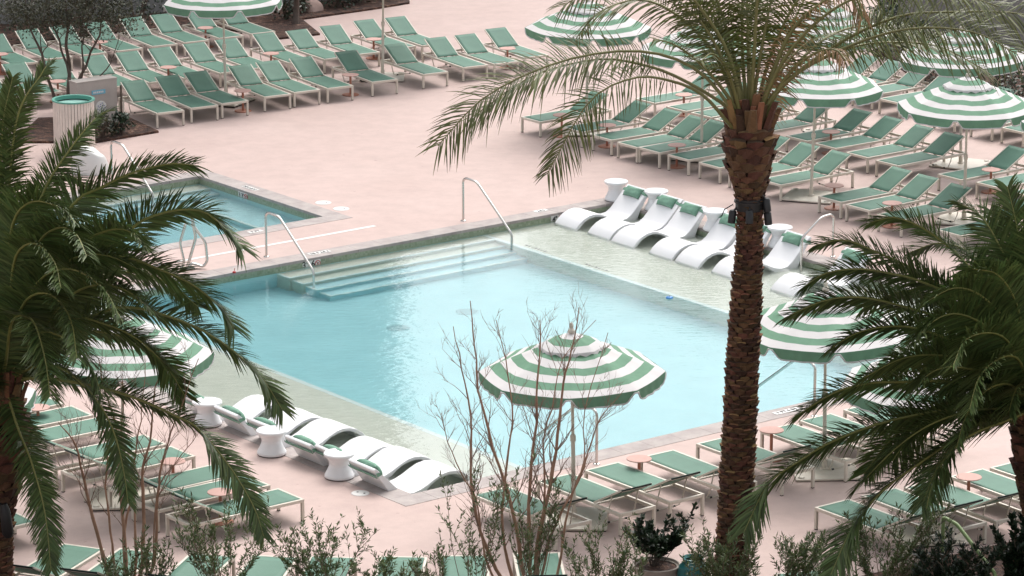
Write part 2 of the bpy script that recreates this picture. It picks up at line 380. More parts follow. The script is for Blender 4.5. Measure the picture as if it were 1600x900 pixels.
# ------------------------------------------------------------------ sun lounger
def make_lounger(ang=29):
    r = empty('sun_lounger')
    f = MB(); z0, z1 = .305, .357
    for s in (-1,1): f.box(.0, 2.08, s*.33-.021, s*.33+.021, z0, z1)
    f.box(.0, .042, -.308, .308, z0, z1); f.box(2.038, 2.08, -.308, .308, z0, z1); f.box(1.36, 1.39, -.308, .308, z0+.006, z1-.02)
    bevel(f.build('frame', M['cream'], r), .006)
    for x in (.025, 2.055):
        for s in (-1,1):
            l = MB(); l.box(x-.024, x+.024, s*.327-.024, s*.327+.024, .012, .3045); o = bevel(l.build('leg', M['cream'], r), .006)
            ft = MB(); ft.box(x-.02, x+.02, s*.327-.02, s*.327+.02, 0, .0115); ft.build('foot_cap', M['black'], o)
    def sling(x0, x1, hw, sag, n=8, mm=6, fn=lambda x, y, z: (x, y, z)):
        g = MB(); vs = []; fs = []
        for i in range(n+1):
            for j in range(mm+1):
                u, v = i/n, j/mm*2-1; vs.append(fn(x0+(x1-x0)*u, v*hw, -sag*(1-v*v)*min(1, 6*u*(1-u)+.25)))
        N = len(vs); vs += [(a, b, c-.012) for a, b, c in vs]
        for i in range(n):
            for j in range(mm):
                a = i*(mm+1)+j; q4 = (a, a+mm+1, a+mm+2, a+1); fs.append(q4); fs.append(tuple(N+k for k in reversed(q4)))
        for i in range(n):
            for j in (0, mm):
                a = i*(mm+1)+j; b = a+mm+1; fs.append((a, b, N+b, N+a) if j else (b, a, N+a, N+b))
        for j in range(mm):
            for i in (0, n):
                a = i*(mm+1)+j; b = a+1; fs.append((b, a, N+a, N+b) if i else (a, b, N+b, N+a))
        g.add(vs, fs, 0, True); return g
    sling(.043, 1.355, .306, .012, fn=lambda x, y, z: (x, y, z+.356)).build('seat', M['sling'], r)
    ca, sa = math.cos(R(ang)), math.sin(R(ang)); hx, hz = 1.375, .352
    B = lambda x, y, z: (hx+x*ca-z*sa, y, hz+x*sa+z*ca)
    bk = sling(.02, .745, .285, .010, fn=lambda x, y, z: B(x, y, z+.012)).build('backrest', M['sling'], r)
    bf = MB()
    for s in (-1,1): bf.bar(B(0, s*.297, 0), B(.74, s*.297, 0), .022, .03)
    bf.bar(B(.72, -.28, -.013), B(.72, .28, -.013), .02, .02); bevel(bf.build('backrest_frame', M['cream'], bk), .004)
    sv = MB(); sv.bar(B(.62, 0, -.012), B(.748, 0, -.012), .574, .012); sv.bar(B(.746, -.29, -.006), B(.746, .29, -.006), .012, .026); sv.build('back_strip', M['top_strip'], bk)  # near-black strip across the backrest's rear face, along its top edge
    pr = MB(); xx = 1.60
    for s in (-1,1): pr.tube([B(.42, s*.26, -.02), (xx+.06, s*.262, .20), (xx-.02, s*.262, .075), (xx-.03, s*.20, .06)], .011, 6)
    pr.tube([(xx-.03, -.20, .06), (xx-.03, .20, .06)], .011, 6); pr.bar((1.93, -.306, .29), (1.93, .306, .29), .03, .02)
    o = pr.build('prop_bracket', M['cream'], r)
    for s in (-1,1):
        c = MB(); c.tube([(xx-.03, s*.15, .06), (xx-.03, s*.19, .06)], .016, 8); c.build('end_stop', M['black'], o)
    return r
lounger29 = make_lounger(28.5); lounger24 = lounger29
remember(lounger29)
used = set()
LN = []
def lounger(pa, pb, head, label, group, h=0.0, low=False):
    proto = lounger24 if low else lounger29
    if proto.name in used: o = copy_tree(proto)
    else: o = proto; used.add(proto.name)
    p = gp((pa[0]+pb[0])/2, (pa[1]+pb[1])/2, h); a = R(head + rnd.uniform(-1.2, 1.2))
    o.location = (p.x, p.y, .0); o.rotation_euler = (0,0,a); tag(o, label, 'sun lounger', group); LN.append(o)
    return o
# far left block; each entry: pixels of the two front feet (or of the two front corners, h = .36)
row = [((247.2,201.1),(286.7,196)),((301.2,193.2),(339.4,187.5)),((348.7,186.2),(387,180)),((415.5,175),(453,170)),((461.2,168),(499.5,163)),((513.2,161.2),(551.2,157)),
       ((583.7,151.7),(620,146.2)),((662.5,139.5),(699.5,134.2)),((725,129.5),(761.2,122.5)),((773,124),(810,117)),((820,113.5),(856,107))]
GL = 'sun loungers of the far left block'
for i, (a, b) in enumerate(row): lounger(a, b, 121, f'{ORD[i]} green lounger from the planter, front row of the far left block', GL)
SEAT = (44.0, 17.2)                           # hinge to front corner, in pixels, for the far left block
row = [((-70,142),(-38,136)),((-39,137),(-7,131)),((16,131),(48,124.5)),((80,126),(112,120)),((139.5,118.5),(172,113)),((193.8,111.7),(225.8,106.7)),((247.8,104.8),(279,99.8)),((303.7,96.7),(335.7,92.3)),
       ((355,90.3),(382,85.5)),((410.8,80.4),(442.8,76.6)),((466.6,75),(497.2,70.8)),((515,68.4),(545.7,63.4)),((572.5,58.7),(602,54)),((618.7,54.5),(650,49))]
for i, (a, b) in enumerate(row[1:]):
    k = len(row)-2-i
    lounger((a[0]+SEAT[0], a[1]+SEAT[1]), (b[0]+SEAT[0], b[1]+SEAT[1]), 121, f'{ORD[k]} green lounger from the right end, middle row of the far left block', GL, .36)
row = [((-20,86),(13.8,79.7)),((35,77.2),(66.5,71.5)),((90,71),(121,65)),((146,64),(177.6,59)),((199.6,57),(231.5,52)),((250,50.5),(281,46.5)),((303.7,44),(335,39.5)),((354,37),(384,32.8))]
SEAT3 = (42.0, 15.6)
for i, (a, b) in enumerate(row):
    k = len(row)-1-i
    lounger((a[0]+SEAT3[0], a[1]+SEAT3[1]), (b[0]+SEAT3[0], b[1]+SEAT3[1]), 121, f'{ORD[k]} green lounger from the right end, back row by the grey wall', GL, .36)
# far right block
GR = 'sun loungers of the far right block'
row = [((815.5,207),(842,214.2)),((880,223),(907.5,230.2)),((925.7,236),(954,243)),((965,247.5),(993.7,254.7)),((998.7,255.7),(1028.7,263)),((1044.5,267),(1073.7,274.5)),((1092.5,279),(1123,287.5)),
       ((1139.5,293),(1170,301.5)),((1187,306),(1217.5,314.6)),((1280,333.2),(1310.7,342)),((1323,346),(1355,355.5)),((1372.5,361.7),(1405,370.7)),((1465,386),(1498,395.5))]
for i, (a, b) in enumerate(row): lounger(a, b, 38, f'{ORD[i]} green lounger from the left, row nearest the pool, far right block', GR)
row = [((994,154),(1021.5,160.3)),((1042,166),(1070.5,173.4)),((1080.5,175.3),(1110,183)),((1117,185.4),(1146,193)),((1167.5,198),(1196,205.5)),((1228.3,212.2),(1260.4,219.8)),((1272.3,223),(1305.5,231.7)),
       ((1322,237.5),(1354.7,245.9)),((1368.7,250),(1402.5,258.7)),((1463.8,272.3),(1502,280)),((1525.3,284.5),(1561,293)),((1581,299),(1615,307.5))]
for i, (a, b) in enumerate(row): lounger(a, b, 38, f'{ORD[i]} green lounger from the left, middle row of the far right block', GR, .36)
row = [((1249,123),(1277,130)),((1290,132),(1318,139)),((1332,142),(1361,147.5)),((1374,153.5),(1404.5,161)),((1460,176),(1490,183.5)),((1516,188.5),(1550,196.5)),((1566,199),(1597,206.5))]
for i, (a, b) in enumerate(row): lounger(a, b, 38, f'{ORD[i]} green lounger from the left, back row under the far right parasols', GR, .36)
# near left block, heads to the lower left
GG = 'sun loungers of the near left block'
row = [((432,763.5),(479,778)),((388,742.5),(418.6,755.2)),((345,724),(380,737)),((270,697),(303,711)),((226.5,679),(259,692)),((157,651.5),(190,664)),((112,634),(146,647)),((66,616),(100,629)),((20,598),(54,611))]
for i, (a, b) in enumerate(row): lounger(a, b, 217.7, f'{ORD[i]} green lounger from the near end of the row by the left pool edge', GG, .36, True)
for (a, b), l in zip([((-10,784),(23,796.5)),((22,799),(54,812))], ['green lounger under the left palm, the farther of two half out of frame', 'green lounger under the left palm, the nearer of two half out of frame']):
    lounger(a, b, 217.7, l, GG, .36, True)
# near centre and near right, heads towards the viewer
GC = 'sun loungers of the near centre row'
row = [((738,772),(794.6,759.6)),((838,751),(893,738.5)),((915,733.2),(964,721.7)),((1001,713.5),(1050,702)),((1089,692),(1137,681)),((1189,672),(1237.6,660.7)),((1249,656.3),(1297,645)),((1318,640),(1366,628))]
for i, (a, b) in enumerate(row): lounger(a, b, -52.3, f'{ORD[i]} green lounger from the left in the row along the near pool edge', GC, .36, True)
GK = 'sun loungers of the near right row'
row = [((1273,790.4),(1325.4,780)),((1347,773),(1398,762)),((1413,760),(1464,749)),((1484,743.5),(1535.6,731.4)),((1546,729.5),(1596,718)),((1612,715),(1660,704))]
for i, (a, b) in enumerate(row): lounger(a, b, -53.5, f'{ORD[i]} green lounger from the left in the row under the right palm', GK, .36, True)
GI = 'sun loungers of the row along the bottom edge'
row = [((100.4,850),(162,855),248),((190,858.5),(251,860.5),250),((302,865),(363,866.5),254),((398,867),(463,869.5),259),((489,869),(553,869),263),((597.5,868.7),(663.7,868.7),267.5),
       ((692.5,867.5),(758.7,866.3),271.5),((805,864),(871,862),274),((1212,892),(1280,893),283)]
for i, (a, b, hd) in enumerate(row): lounger(a, b, hd, f'{ORD[i]} green lounger from the left in the row cut by the bottom edge', GI, .36, True)
# ------------------------------------------------------------------ round salmon side tables
t = empty('side_table'); prf = [(0,.475),(.185,.475),(.200,.480),(.200,.490),(.195,.495),(0,.495)]
m = MB(); m.lathe(prf, 36, mat=0); m.build('table_top', M['salmon'], t)
m = MB(); m.tube([(0,0,.02),(0,0,.474)], .026, 14); m.build('stem', M['stem'], t)
m = MB(); m.lathe([(0,.0),(.19,0),(.2,.006),(.2,.014),(.185,.02),(0,.02)], 36); m.build('base_disc', M['stem'], t)
remember(t); first = True
tabs = [(321,43,'between two loungers of the far left back row'),(262.8,104.6,'in the far left middle row, right of the planter'),(156,65,'behind the branches of the far left planter tree'),(90,126.5,'left of the short pier, behind the tree stems'),
        (0,84,'at the left edge of the frame by the grey wall'),(423.4,83,'in the far left middle row behind the bare parasol post'),(379.2,141,'between the third and fourth loungers of the far left front row'),(547.5,116.2,'between the sixth and seventh loungers of the far left front row'),
        (583.7,60.7,'beside the bare parasol post in the far left middle row'),(793,75.2,'beside the last loungers of the far left front row'),
        (877.8,179,'beside the leftmost lounger of the far right front row'),(948.7,195,'between the second and third loungers of the far right front row'),(1068.6,147.5,'behind the palm fronds in the far right middle row'),(1057.7,226,'standing before a parasol post, left of the palm trunk'),
        (1298.6,205.3,'right of a parasol post in the far right middle row'),(1356,127,'below the middle parasols of the far right back row'),(1303.7,289.2,'beside the square parasol base right of the palm trunk'),(1394,316.7,'between the eleventh and twelfth loungers nearest the right palm'),
        (1548.7,264.5,'at the right edge above the palm crown'),(270,720,'behind hanging fronds of the left palm'),(344,768,'half hidden by the tip of a left palm frond'),(59,636,'beside the trunk of the left palm'),
        (998.7,716,'between two loungers left of the tall palm trunk'),(1205.6,671.2,'right of the tall palm trunk by the near pool edge'),(1514,744.5,'on the near right under the palm crown')]
for x, y, l in tabs:
    o = t if first else copy_tree(t); first = False
    p = gp(x, y, .495); o.location = (p.x, p.y, 0); tag(o, 'round salmon pink table ' + l, 'side table', 'round salmon side tables')
# ------------------------------------------------------------------ striped parasols
RU, ZR, ZT = 1.42, 2.40, 3.02
def make_parasol():
    r = empty('striped_parasol')
    # canopy: eight panels, rings of stripes; k columns in a panel
    K = 6; rings = [1.0, .885, .77, .655, .54, .425, .28]
    def pt(c, f, sag):
        k, j = divmod(c, K); u = j/K
        a0, a1 = math.pi/4*k, math.pi/4*(k+1)
        x = (1-u)*math.cos(a0)+u*math.cos(a1); y = (1-u)*math.sin(a0)+u*math.sin(a1)
        bul = 1+.012*math.sin(math.pi*u)
        z = ZR + (ZT-.06-ZR)*(1-f**1.12) - sag*math.sin(math.pi*u)*f*(1.2-f)*2
        return Vector((RU*f*x*bul, RU*f*y*bul, z + .004*math.sin(c*2.7+f*9)))
    n = 8*K
    m = MB(); fr = []
    for i, f in enumerate(rings):
        if i < len(rings)-1:
            g = rings[i+1]; sub = 3
            for q in range(sub): fr.append((f+(g-f)*q/sub, i))
    fr.append((rings[-1], 9))
    for i in range(len(fr)-1):
        a, st = fr[i]; b = fr[i+1][0]
        vs = [pt(c, a, .05) for c in range(n)] + [pt(c, b, .05) for c in range(n)]
        m.add(vs, [(c, (c+1)%n, n+(c+1)%n, n+c) for c in range(n)], 1 if st % 2 == 0 else 0, True)
    cv = m.build('canopy', [M['ugreen'], M['uwhite']], r)
    sd = cv.modifiers.new('weld', 'WELD'); sd.merge_threshold = .0005
    v = MB(); tr = MB()                      # valance with rounded notches at the ribs, white piping below
    def drop(u): 
        e = min(u, 1-u)
        return .172 if e > .16 else (.03 if e < .035 else .03+.142*math.sin((e-.035)/.125*math.pi/2)**1.4)
    KK = 24
    for k in range(8):
        top = []; bot = []
        for j in range(KK+1):
            u = j/KK; a0, a1 = math.pi/4*k, math.pi/4*(k+1)
            x = (1-u)*math.cos(a0)+u*math.cos(a1); y = (1-u)*math.sin(a0)+u*math.sin(a1); bul = 1+.012*math.sin(math.pi*u)
            z = ZR - .035*math.sin(math.pi*u)*.4
            top.append(Vector((RU*x*bul, RU*y*bul, z)))
            wv = 1.005+.010*math.sin(j*1.1+k*2)
            bot.append(Vector((RU*x*bul*wv, RU*y*bul*wv, ZR-drop(u)-.035*math.sin(math.pi*u)*.4)))
        N = KK+1
        v.add(top+bot, [(j, N+j, N+j+1, j+1) for j in range(KK)], 0, True)
        tr.tube(bot, .013, 5)
    v.build('valance', M['ugreen'], r); tr.build('piping', M['uwhite'], r)
    c = MB(); prof = [(.348,2.790,1),(.335,2.812,1),(.245,2.880,0),(.125,2.950,1),(.02,3.00,1)]
    n2 = 64
    for i in range(len(prof)-1):
        (r0, z0, _), (r1, z1, _) = prof[i], prof[i+1]; mt = prof[i][2]; vs = []
        for (rr, zz), ed in (((r0, z0), i == 0), ((r1, z1), False)):
            for k in range(n2):
                a = 2*math.pi*k/n2; oc = math.cos(math.pi/8)/math.cos((a % (math.pi/4))-math.pi/8)
                vs.append((rr*RU*oc*1.06*math.cos(a), rr*RU*oc*1.06*math.sin(a), zz-(.02*(1+math.sin(a*16)) if ed else 0)))
        c.add(vs, [(k, (k+1)%n2, n2+(k+1)%n2, n2+k) for k in range(n2)], mt, True)
    cc = c.build('vent_cap', [M['ugreen'], M['uwhite']], r)
    f = MB(); f.lathe([(.0,.14),(.02,.13),(.035,.09),(.025,.05),(.05,.02),(.055,-.02),(.0,-.03)], 12, (0,0,ZT+.01)); f.build('finial', M['cream'], r)
    for k in range(8):
        a = math.pi/4*k; e = MB()
        e.tube([(.04*math.cos(a), .04*math.sin(a), ZT-.10), (RU*.5*math.cos(a), RU*.5*math.sin(a), (ZT+ZR)/2-.03), (RU*.985*math.cos(a), RU*.985*math.sin(a), ZR-.025)], .010, 5); e.build('rib', M['cream'], r)
    pl = MB(); pl.tube([(0,0,.055),(0,0,1.35)], .032, 14); pl.tube([(0,0,1.35),(0,0,ZT+.02)], .024, 14); pl.lathe([(.033,0),(.045,.01),(.045,.10),(.033,.11)], 14, (0,0,1.28)); pl.build('pole', M['cream'], r)
    b = MB(); b.box(-.52,.52,-.52,.52,.018,.05); b.lathe([(.07,.05),(.07,.07),(.045,.08),(.045,.20),(.034,.2)], 16, (0,0,0)); bo = bevel(b.build('base_plate', M['cream'], r), .01)
    g = MB(); g.box(-.505,.505,-.505,.505,.0,.0175); g.build('rubber_pad', M['black'], bo)
    for x in (-.42,.42):
        for y in (-.42,.42):
            k = MB(); k.lathe([(.0,.075),(.05,.07),(.06,.051)], 10, (x, y, 0)); k.build('knob', M['cream'], bo)
    return r
U = make_parasol(); remember(U); first = True
paras = [(353,160,-25,0,'over the far left front row at the top edge'),(598,122,0,0,'whose canopy is above the frame and only its post shows'),(916,206,4,0,'standing alone left of the tall palm crown'),(1096,247,-25.5,0,'half hidden behind the tall palm crown'),
         (1267,309,-17,0,'just right of the palm trunk, over a square base'),(1290,213,-8,0,'behind palm fronds at the top right, rearmost of all'),(1501,258,-32,0,'behind the drooping right hand frond of the tall palm'),(1506,345,-16,0,'nearest of the far right block, full stripes and cap in view'),
         (1702,377,-10,0,'cut off by the right edge, only one corner in view'),(897,814,-3,0,'behind the bare tree at the near pool edge'),(1288,737,3,0,'behind the right palm, overhanging the near pool edge'),(1450,838,8,0,'hidden under the right palm fronds'),
         (193,782,6,0,'behind the left palm fronds'),(-86,862,20,0,'at the left edge behind the palm trunk')]
for x, y, a, lean, l in paras:
    o = U if first else copy_tree(U); first = False
    p = gp(x, y); o.location = p; o.rotation_euler = (R(rnd.uniform(-1.2,1.2)), R(rnd.uniform(-1.2,1.2)), R(-90+a)); tag(o, 'striped parasol ' + l, 'parasol', 'green and white striped parasols')
# ------------------------------------------------------------------ white in-pool chaises
def make_chaise():
    r = empty('pool_chaise'); W = .36
    top = [(0,-.02),(.10,.085),(.22,.168),(.36,.222),(.50,.238),(.64,.216),(.78,.160),(.92,.092),(1.06,.04),(1.20,.012),(1.34,.03),(1.46,.10),(1.58,.215),(1.70,.335),(1.82,.455),(1.92,.545)]
    bot = [(1.965,.515),(1.90,.42),(1.78,.27),(1.68,.12),(1.62,-.02),(1.60,-.17),(1.02,-.17),(.985,-.03),(.87,.06),(.75,.128),(.61,.168),(.50,.180),(.37,.164),(.24,.11),(.13,.02),(.075,-.07),(.06,-.17),(0,-.17)]
    poly = top+bot; n = len(poly); m = MB()
    vs = [(x, -W, z) for x, z in poly]+[(x, W, z) for x, z in poly]
    m.add(vs, [(i, n+i, n+(i+1)%n, (i+1)%n) for i in range(n)], 0, True)
    m.add(vs[:n], [tuple(range(n))]); m.add(vs[n:], [tuple(range(n-1,-1,-1))])
    b = m.build('body', M['chaise'], r); b.modifiers.new('weld','WELD'); bevel(b, .012, 2)
    p = MB(); nx, ny = 10, 14; vs = []; fs = []; T = Vector((.68,0,.735)).normalized(); Nn = Vector((-T.z,0,T.x)); c = Vector((1.80,0,.435))+Nn*.012
    for sgn in (1,-1):
        for i in range(nx+1):
            for j in range(ny+1):
                u, v = i/nx*2-1, j/ny*2-1
                puff = (max(0,1-u**4)*max(0,1-v**4))**.6; pin = 1-.14*(1-abs(v)**3)*abs(u)**2 
                q = c + T*(.125*u*(pin if abs(u) > .5 else 1)) + Vector((0,1,0))*(.27*v*(1-.10*(1-u*u))) + Nn*((.095 if sgn > 0 else 0.0)*puff+.004*math.sin(7*u+5*v))
                vs.append(q)
    N = (nx+1)*(ny+1)
    for i in range(nx):
        for j in range(ny):
            a = i*(ny+1)+j; q4 = (a, a+1, a+ny+2, a+ny+1); fs.append(q4); fs.append(tuple(N+k for k in reversed(q4)))
    p.add(vs, fs, 0, True); pw = p.build('pillow', M['pillow'], r); pw.modifiers.new('weld','WELD').merge_threshold = .006
    s = MB()
    for sg in (-1,1):
        y = sg*.362
        s.add([(1.80,sg*.25,.47),(1.83,sg*.25,.51),(1.83,y+sg*.012,.475),(1.80,y+sg*.012,.435),(1.93,y+sg*.012,.47),(1.90,y+sg*.012,.40),(1.80,sg*.25,.455),(1.83,sg*.25,.495),(1.83,y,.46),(1.80,y,.42)],[(0,1,2,3),(3,2,4,5),(6,9,8,7),(0,3,9,6),(1,7,8,2)])
    s.bar((1.925,-.372,.41),(1.925,.372,.41),.07,.012,(.7,0,-.7)); s.build('strap', M['pillow'], pw)
    return r
ch = make_chaise(); remember(ch); first = True
def chaise(o, ang, label, group):
    global first
    e = ch if first else copy_tree(ch); first = False
    e.location = (o.x, o.y, WZ); e.rotation_euler = (0,0,ang); tag(e, label, 'pool chaise', group)
ww = [((867.5,348.7),(897.5,356.5)),((917.5,363.2),(951,372.5)),((956,376),(987,385)),((1016,394.5),(1046,403.5)),((1056,407.5),(1087.5,416.5)),((1113.7,424.2),(1145,433.7)),((1206,452),(1238,461.5))]
nm = ['white pool chaise at the far corner of the right shelf','white pool chaise, second from the far corner of the right shelf','white pool chaise, third from the far corner of the right shelf','white pool chaise, right half of its back behind the palm trunk','white pool chaise, crossed through its back by the palm trunk','white pool chaise with its green pillow just right of the palm trunk','white pool chaise on the right shelf, mostly hidden by palm fronds']
for (a, b), l in zip(ww, nm): chaise(gp((a[0]+b[0])/2, (a[1]+b[1])/2, WZ), PHI+R(rnd.uniform(-1.5,1.5)), l, 'white chaises on the right shelf')
vv = [((283,614),(316,627)),((338,634),(374,649)),((384,650),(423,666)),((444,677.5),(487,695.5)),((492.5,693.5),(537,712)),((545,716),(590,734.5))]
nm = ['white pool chaise at the left parasol, far end of the left shelf','white pool chaise right of the first drum table, second on the left shelf','white pool chaise, third on the left shelf, tucked under palm fronds','white pool chaise, third from the near corner on the left shelf','white pool chaise, second from the near corner, beside a drum table','white pool chaise at the near corner of the left shelf']
for (a, b), l in zip(vv, nm): p = gp((a[0]+b[0])/2, (a[1]+b[1])/2, .41); chaise(p+AX*1.93, PHI+math.pi+R(rnd.uniform(-1.5,1.5)), l, 'white chaises on the left shelf')
# white drum tables on the coping
t = empty('drum_table'); m = MB()
m.lathe([(0,.006),(.225,.006),(.24,.02),(.238,.05),(.20,.12),(.165,.20),(.16,.24),(.18,.30),(.225,.355),(.248,.375),(.25,.40),(.24,.412),(.215,.414),(.205,.406),(0,.404)], 40); m.build('body', M['chaise'], t)
m = MB(); m.lathe([(0,0),(.228,0),(.228,.0055),(0,.0055)], 32); m.build('base_ring', M['dark'], t); remember(t); first = True
dt = [(962.8,283,'at the far corner of the right shelf'),(1025.5,298,'between the first and second chaises of the right shelf'),(1117.5,329,'left of the palm trunk behind the right shelf'),(1219,354.5,'right of the palm trunk behind the right shelf'),
      (530,707.5,'nearest the pool corner on the left coping'),(424,672,'middle of the three on the left coping'),(323.5,627,'farthest of the three on the left coping')]
for x, y, l in dt:
    o = t if first else copy_tree(t); first = False; p = gp(x, y, .41); o.location = (p.x, p.y, .0065); tag(o, 'white hourglass drum table ' + l, 'drum table', 'white hourglass drum tables')
# ------------------------------------------------------------------ rails
def fillet(pts, r=.09, k=5):
    pts = [Vector(p) for p in pts]; out = [pts[0]]
    for a, b, c in zip(pts, pts[1:], pts[2:]):
        u, v = (a-b), (c-b); d = min(r, u.length*.45, v.length*.45); u.normalize(); v.normalize()
        p, q = b+u*d, b+v*d
        for i in range(k+1):
            t = i/k; out.append(p*(1-t)**2 + b*2*t*(1-t) + q*t*t)
    return out+[pts[-1]]
def handrail(path, label, group='steel handrails'):
    b = path[0]; e = empty('pool_handrail', b); tag(e, label, 'handrail', group)
    m = MB(); m.tube([p-b for p in fillet(path)], .0245, 12); m.build('rail', M['chrome'], e)
    r = MB(); r.lathe([(.03,.02),(.055,.012),(.06,.0),(.03,0)], 16, (0,0,.001)); r.build('floor_flange', M['chrome'], e)
def rail_t(s, t0, sg, label, h=.90): handrail([ST(s,t0,0), ST(s,t0,h-.05), ST(s,t0+sg*.10,h+.01), ST(s,t0+sg*.46,h), ST(s,t0+sg*1.62,.04), ST(s,t0+sg*1.62,-.85)], label)
rail_t(8.25, -.66, 1, 'steel handrail at the left end of the pool steps')
rail_t(3.42, -.66, 1, 'steel handrail at the right end of the pool steps')
s_, t_ = st_of(gp(932, 725)); rail_t(s_, t_, -1, 'steel handrail under the parasol behind the bare tree')
s_, t_ = st_of(gp(1272, 650)); rail_t(s_, t_, -1, 'steel handrail under the parasol right of the palm trunk')
s_, t_ = st_of(gp(149, 276)); rail_t(s_, SP[2]-.66, 1, 'steel handrail of the small pool behind the left palm')
s_, t_ = st_of(gp(1339.5, 393))
handrail([ST(-.55,t_,0), ST(-.55,t_,.80), ST(-.47,t_,.86), ST(-.22,t_,.84), ST(.28,t_,.50), ST(.28,t_,-.29)], 'bent steel handrail at the right shelf above palm fronds')
# pool lift, mostly behind fronds
yl = gp(294, 420).y; e = empty('pool_lift', gp(294, 421)); tag(e, 'steel pool lift frame between the two pools behind palm fronds', 'pool lift'); o0 = e.location
def lift(name, pix, r): m = MB(); m.tube([p-o0 for p in fillet([pp(x, y, yl) for x, y in pix], .08)], r, 8); m.build(name, M['chrome'], e)
lift('mast', [(292,420),(306,372),(300,340)], .03); lift('grab_loop', [(270,424),(283,421),(288,409),(281,380),(290,350)], .026); lift('footrest_loop', [(294,420),(299,411),(318,417),(324,408),(321,378),(300,350)], .028)
m = MB(); m.lathe([(0,.0),(.14,0),(.14,.02),(.05,.03),(0,.03)], 16); m.build('base_flange', M['chrome'], e)
# ------------------------------------------------------------------ writing: depth markers
def text_mesh(txt, size, mt, name, parent=None, mtx=None):
    cu = bpy.data.curves.new('t', 'FONT'); cu.body = txt; cu.size = size; cu.align_x = 'CENTER'; cu.align_y = 'CENTER'; cu.extrude = .0015; cu.offset = .004
    to = bpy.data.objects.new('t', cu); C.objects.link(to); bpy.context.view_layer.update()
    me = bpy.data.meshes.new_from_object(to.evaluated_get(bpy.context.evaluated_depsgraph_get())); bpy.data.objects.remove(to)
    me.materials.clear(); me.materials.append(mt); o = bpy.data.objects.new(name, me); C.objects.link(o)
    if parent: o.parent = parent
    if mtx: o.matrix_local = mtx
    return o
def frame_of(origin, x, y):
    x = x.normalized(); y = y.normalized(); z = x.cross(y)
    return Matrix(((x.x,y.x,z.x,origin.x),(x.y,y.y,z.y,origin.y),(x.z,y.z,z.z,origin.z),(0,0,0,1)))
UP = Vector((0,0,1))
def marker(origin, x, y, w_, h_, txt, label, sym=True, size=.12, cat='depth marker'):
    e = empty('depth_marker'); e.matrix_world = frame_of(origin, x, y); tag(e, label, cat, 'pool depth markers')
    m = MB(); m.box(-w_/2, w_/2, -h_/2, h_/2, 0, .006); m.build('tile_plate', M['white'], e)
    text_mesh(txt, size, M['ink'], 'numerals', e, Matrix.Translation((-w_*.17 if sym else 0, 0, .0075)))
    if sym:
        n = MB(); cx = w_*.34; r = min(.058, h_*.42)
        ring = [(cx+r*math.cos(a*math.pi/12), r*math.sin(a*math.pi/12), .008) for a in range(25)]
        n.tube(ring, .008, 5); n.bar((cx-r*.7, r*.7, .0085), (cx+r*.7, -r*.7, .0085), .012, .004); n.bar((cx-.01,-r*.5,.0075), (cx+.015,r*.4,.0075), .018, .003, mat=1)
        n.build('no_diving_symbol', [M['red'], M['ink']], e)
    return e
WMID = -.115
s_, _ = st_of(gp(482.5, 411.5, WMID)); marker(ST(s_, .004, WMID), AX, UP, .42, .15, '3" 6', 'depth tile reading 3 6 with a no diving sign, by the steps', size=.19)
s_, _ = st_of(gp(861.5, 339.5, WMID)); marker(ST(s_, .004, WMID), AX, UP, .30, .15, '4"', 'depth tile reading 4 with a no diving sign, far wall corner', size=.15)
_, t_ = st_of(gp(380.5, 306, WMID)); marker(ST(SP[0]+.004, t_, WMID), BX, UP, .34, .15, "3 3'", 'depth tile reading 3 3 in the small pool', size=.13)
def flat_marker(px, py, xdir, txt, label, w_=.50, h_=.14):
    p = gp(px, py); x = xdir; y = UP.cross(x); marker(Vector((p.x,p.y,.0075)), x, y, w_, h_, txt, label, False, .11)
flat_marker(499, 395.5, -AX, '3 FT 6 IN', 'white depth tile lying on the coping above the steps')
flat_marker(845, 330, -AX, '4 FT', 'white depth tile lying on the coping near the far corner', .32)
flat_marker(391, 294.5, -BX, '3 FT 3 IN', 'white depth tile lying on the right coping of the small pool')
flat_marker(399, 362.5, AX, '3 FT', 'white depth tile lying on the near coping of the small pool', .32)
flat_marker(1229, 643, AX, '3 FT 6 IN', 'white depth tile lying on the near coping beside the palm trunk', .55)
def dashes(px, py, label):
    p = gp(px, py, SH); s0, t0 = st_of(p); e = empty('warning_tile', ST(SHR-.2, t0, SH+.008)); tag(e, label, 'warning tile', 'warning tiles on the shelf'); m = MB()
    for k in range(7):
        a = -.30+.1*k; m.box(-.03, .03, a-.022, a+.022-.01*(k % 3), 0, .004)
    e.rotation_euler = (0,0,math.atan2(-AX.y,-AX.x)); m.build('dark_marks', M['ink'], e)
dashes(866, 392, 'dark warning marks on the right shelf edge, the farther row'); dashes(959, 422, 'dark warning marks on the right shelf edge, the nearer row')
m = MB(); a, b = gp(150, 432), gp(586, 353); m.bar(a+UP*.003, b+UP*.003, .10, .004); tag(m.build('painted_line', M['white']), kind='structure')
def lid(px, py, label, r=.17):
    e = empty('skimmer_lid', gp(px, py)); tag(e, label, 'skimmer lid', 'round white skimmer lids'); m = MB(); m.lathe([(0,.012),(r*.93,.012),(r,.004),(r,.0)], 28); m.build('lid_disc', M['white'], e)
    n = MB(); n.box(-.06,-.03,.02,.05,.0125,.015); n.box(.05,.08,-.05,-.01,.0125,.015); n.build('finger_hole', M['ink'], e)
lid(505, 317, 'white round lid in the deck, left of the two by the small pool'); lid(533, 326.5, 'white round lid in the deck, right of the two by the small pool'); lid(563, 771, 'white round lid in the deck near the left coping corner', .145)
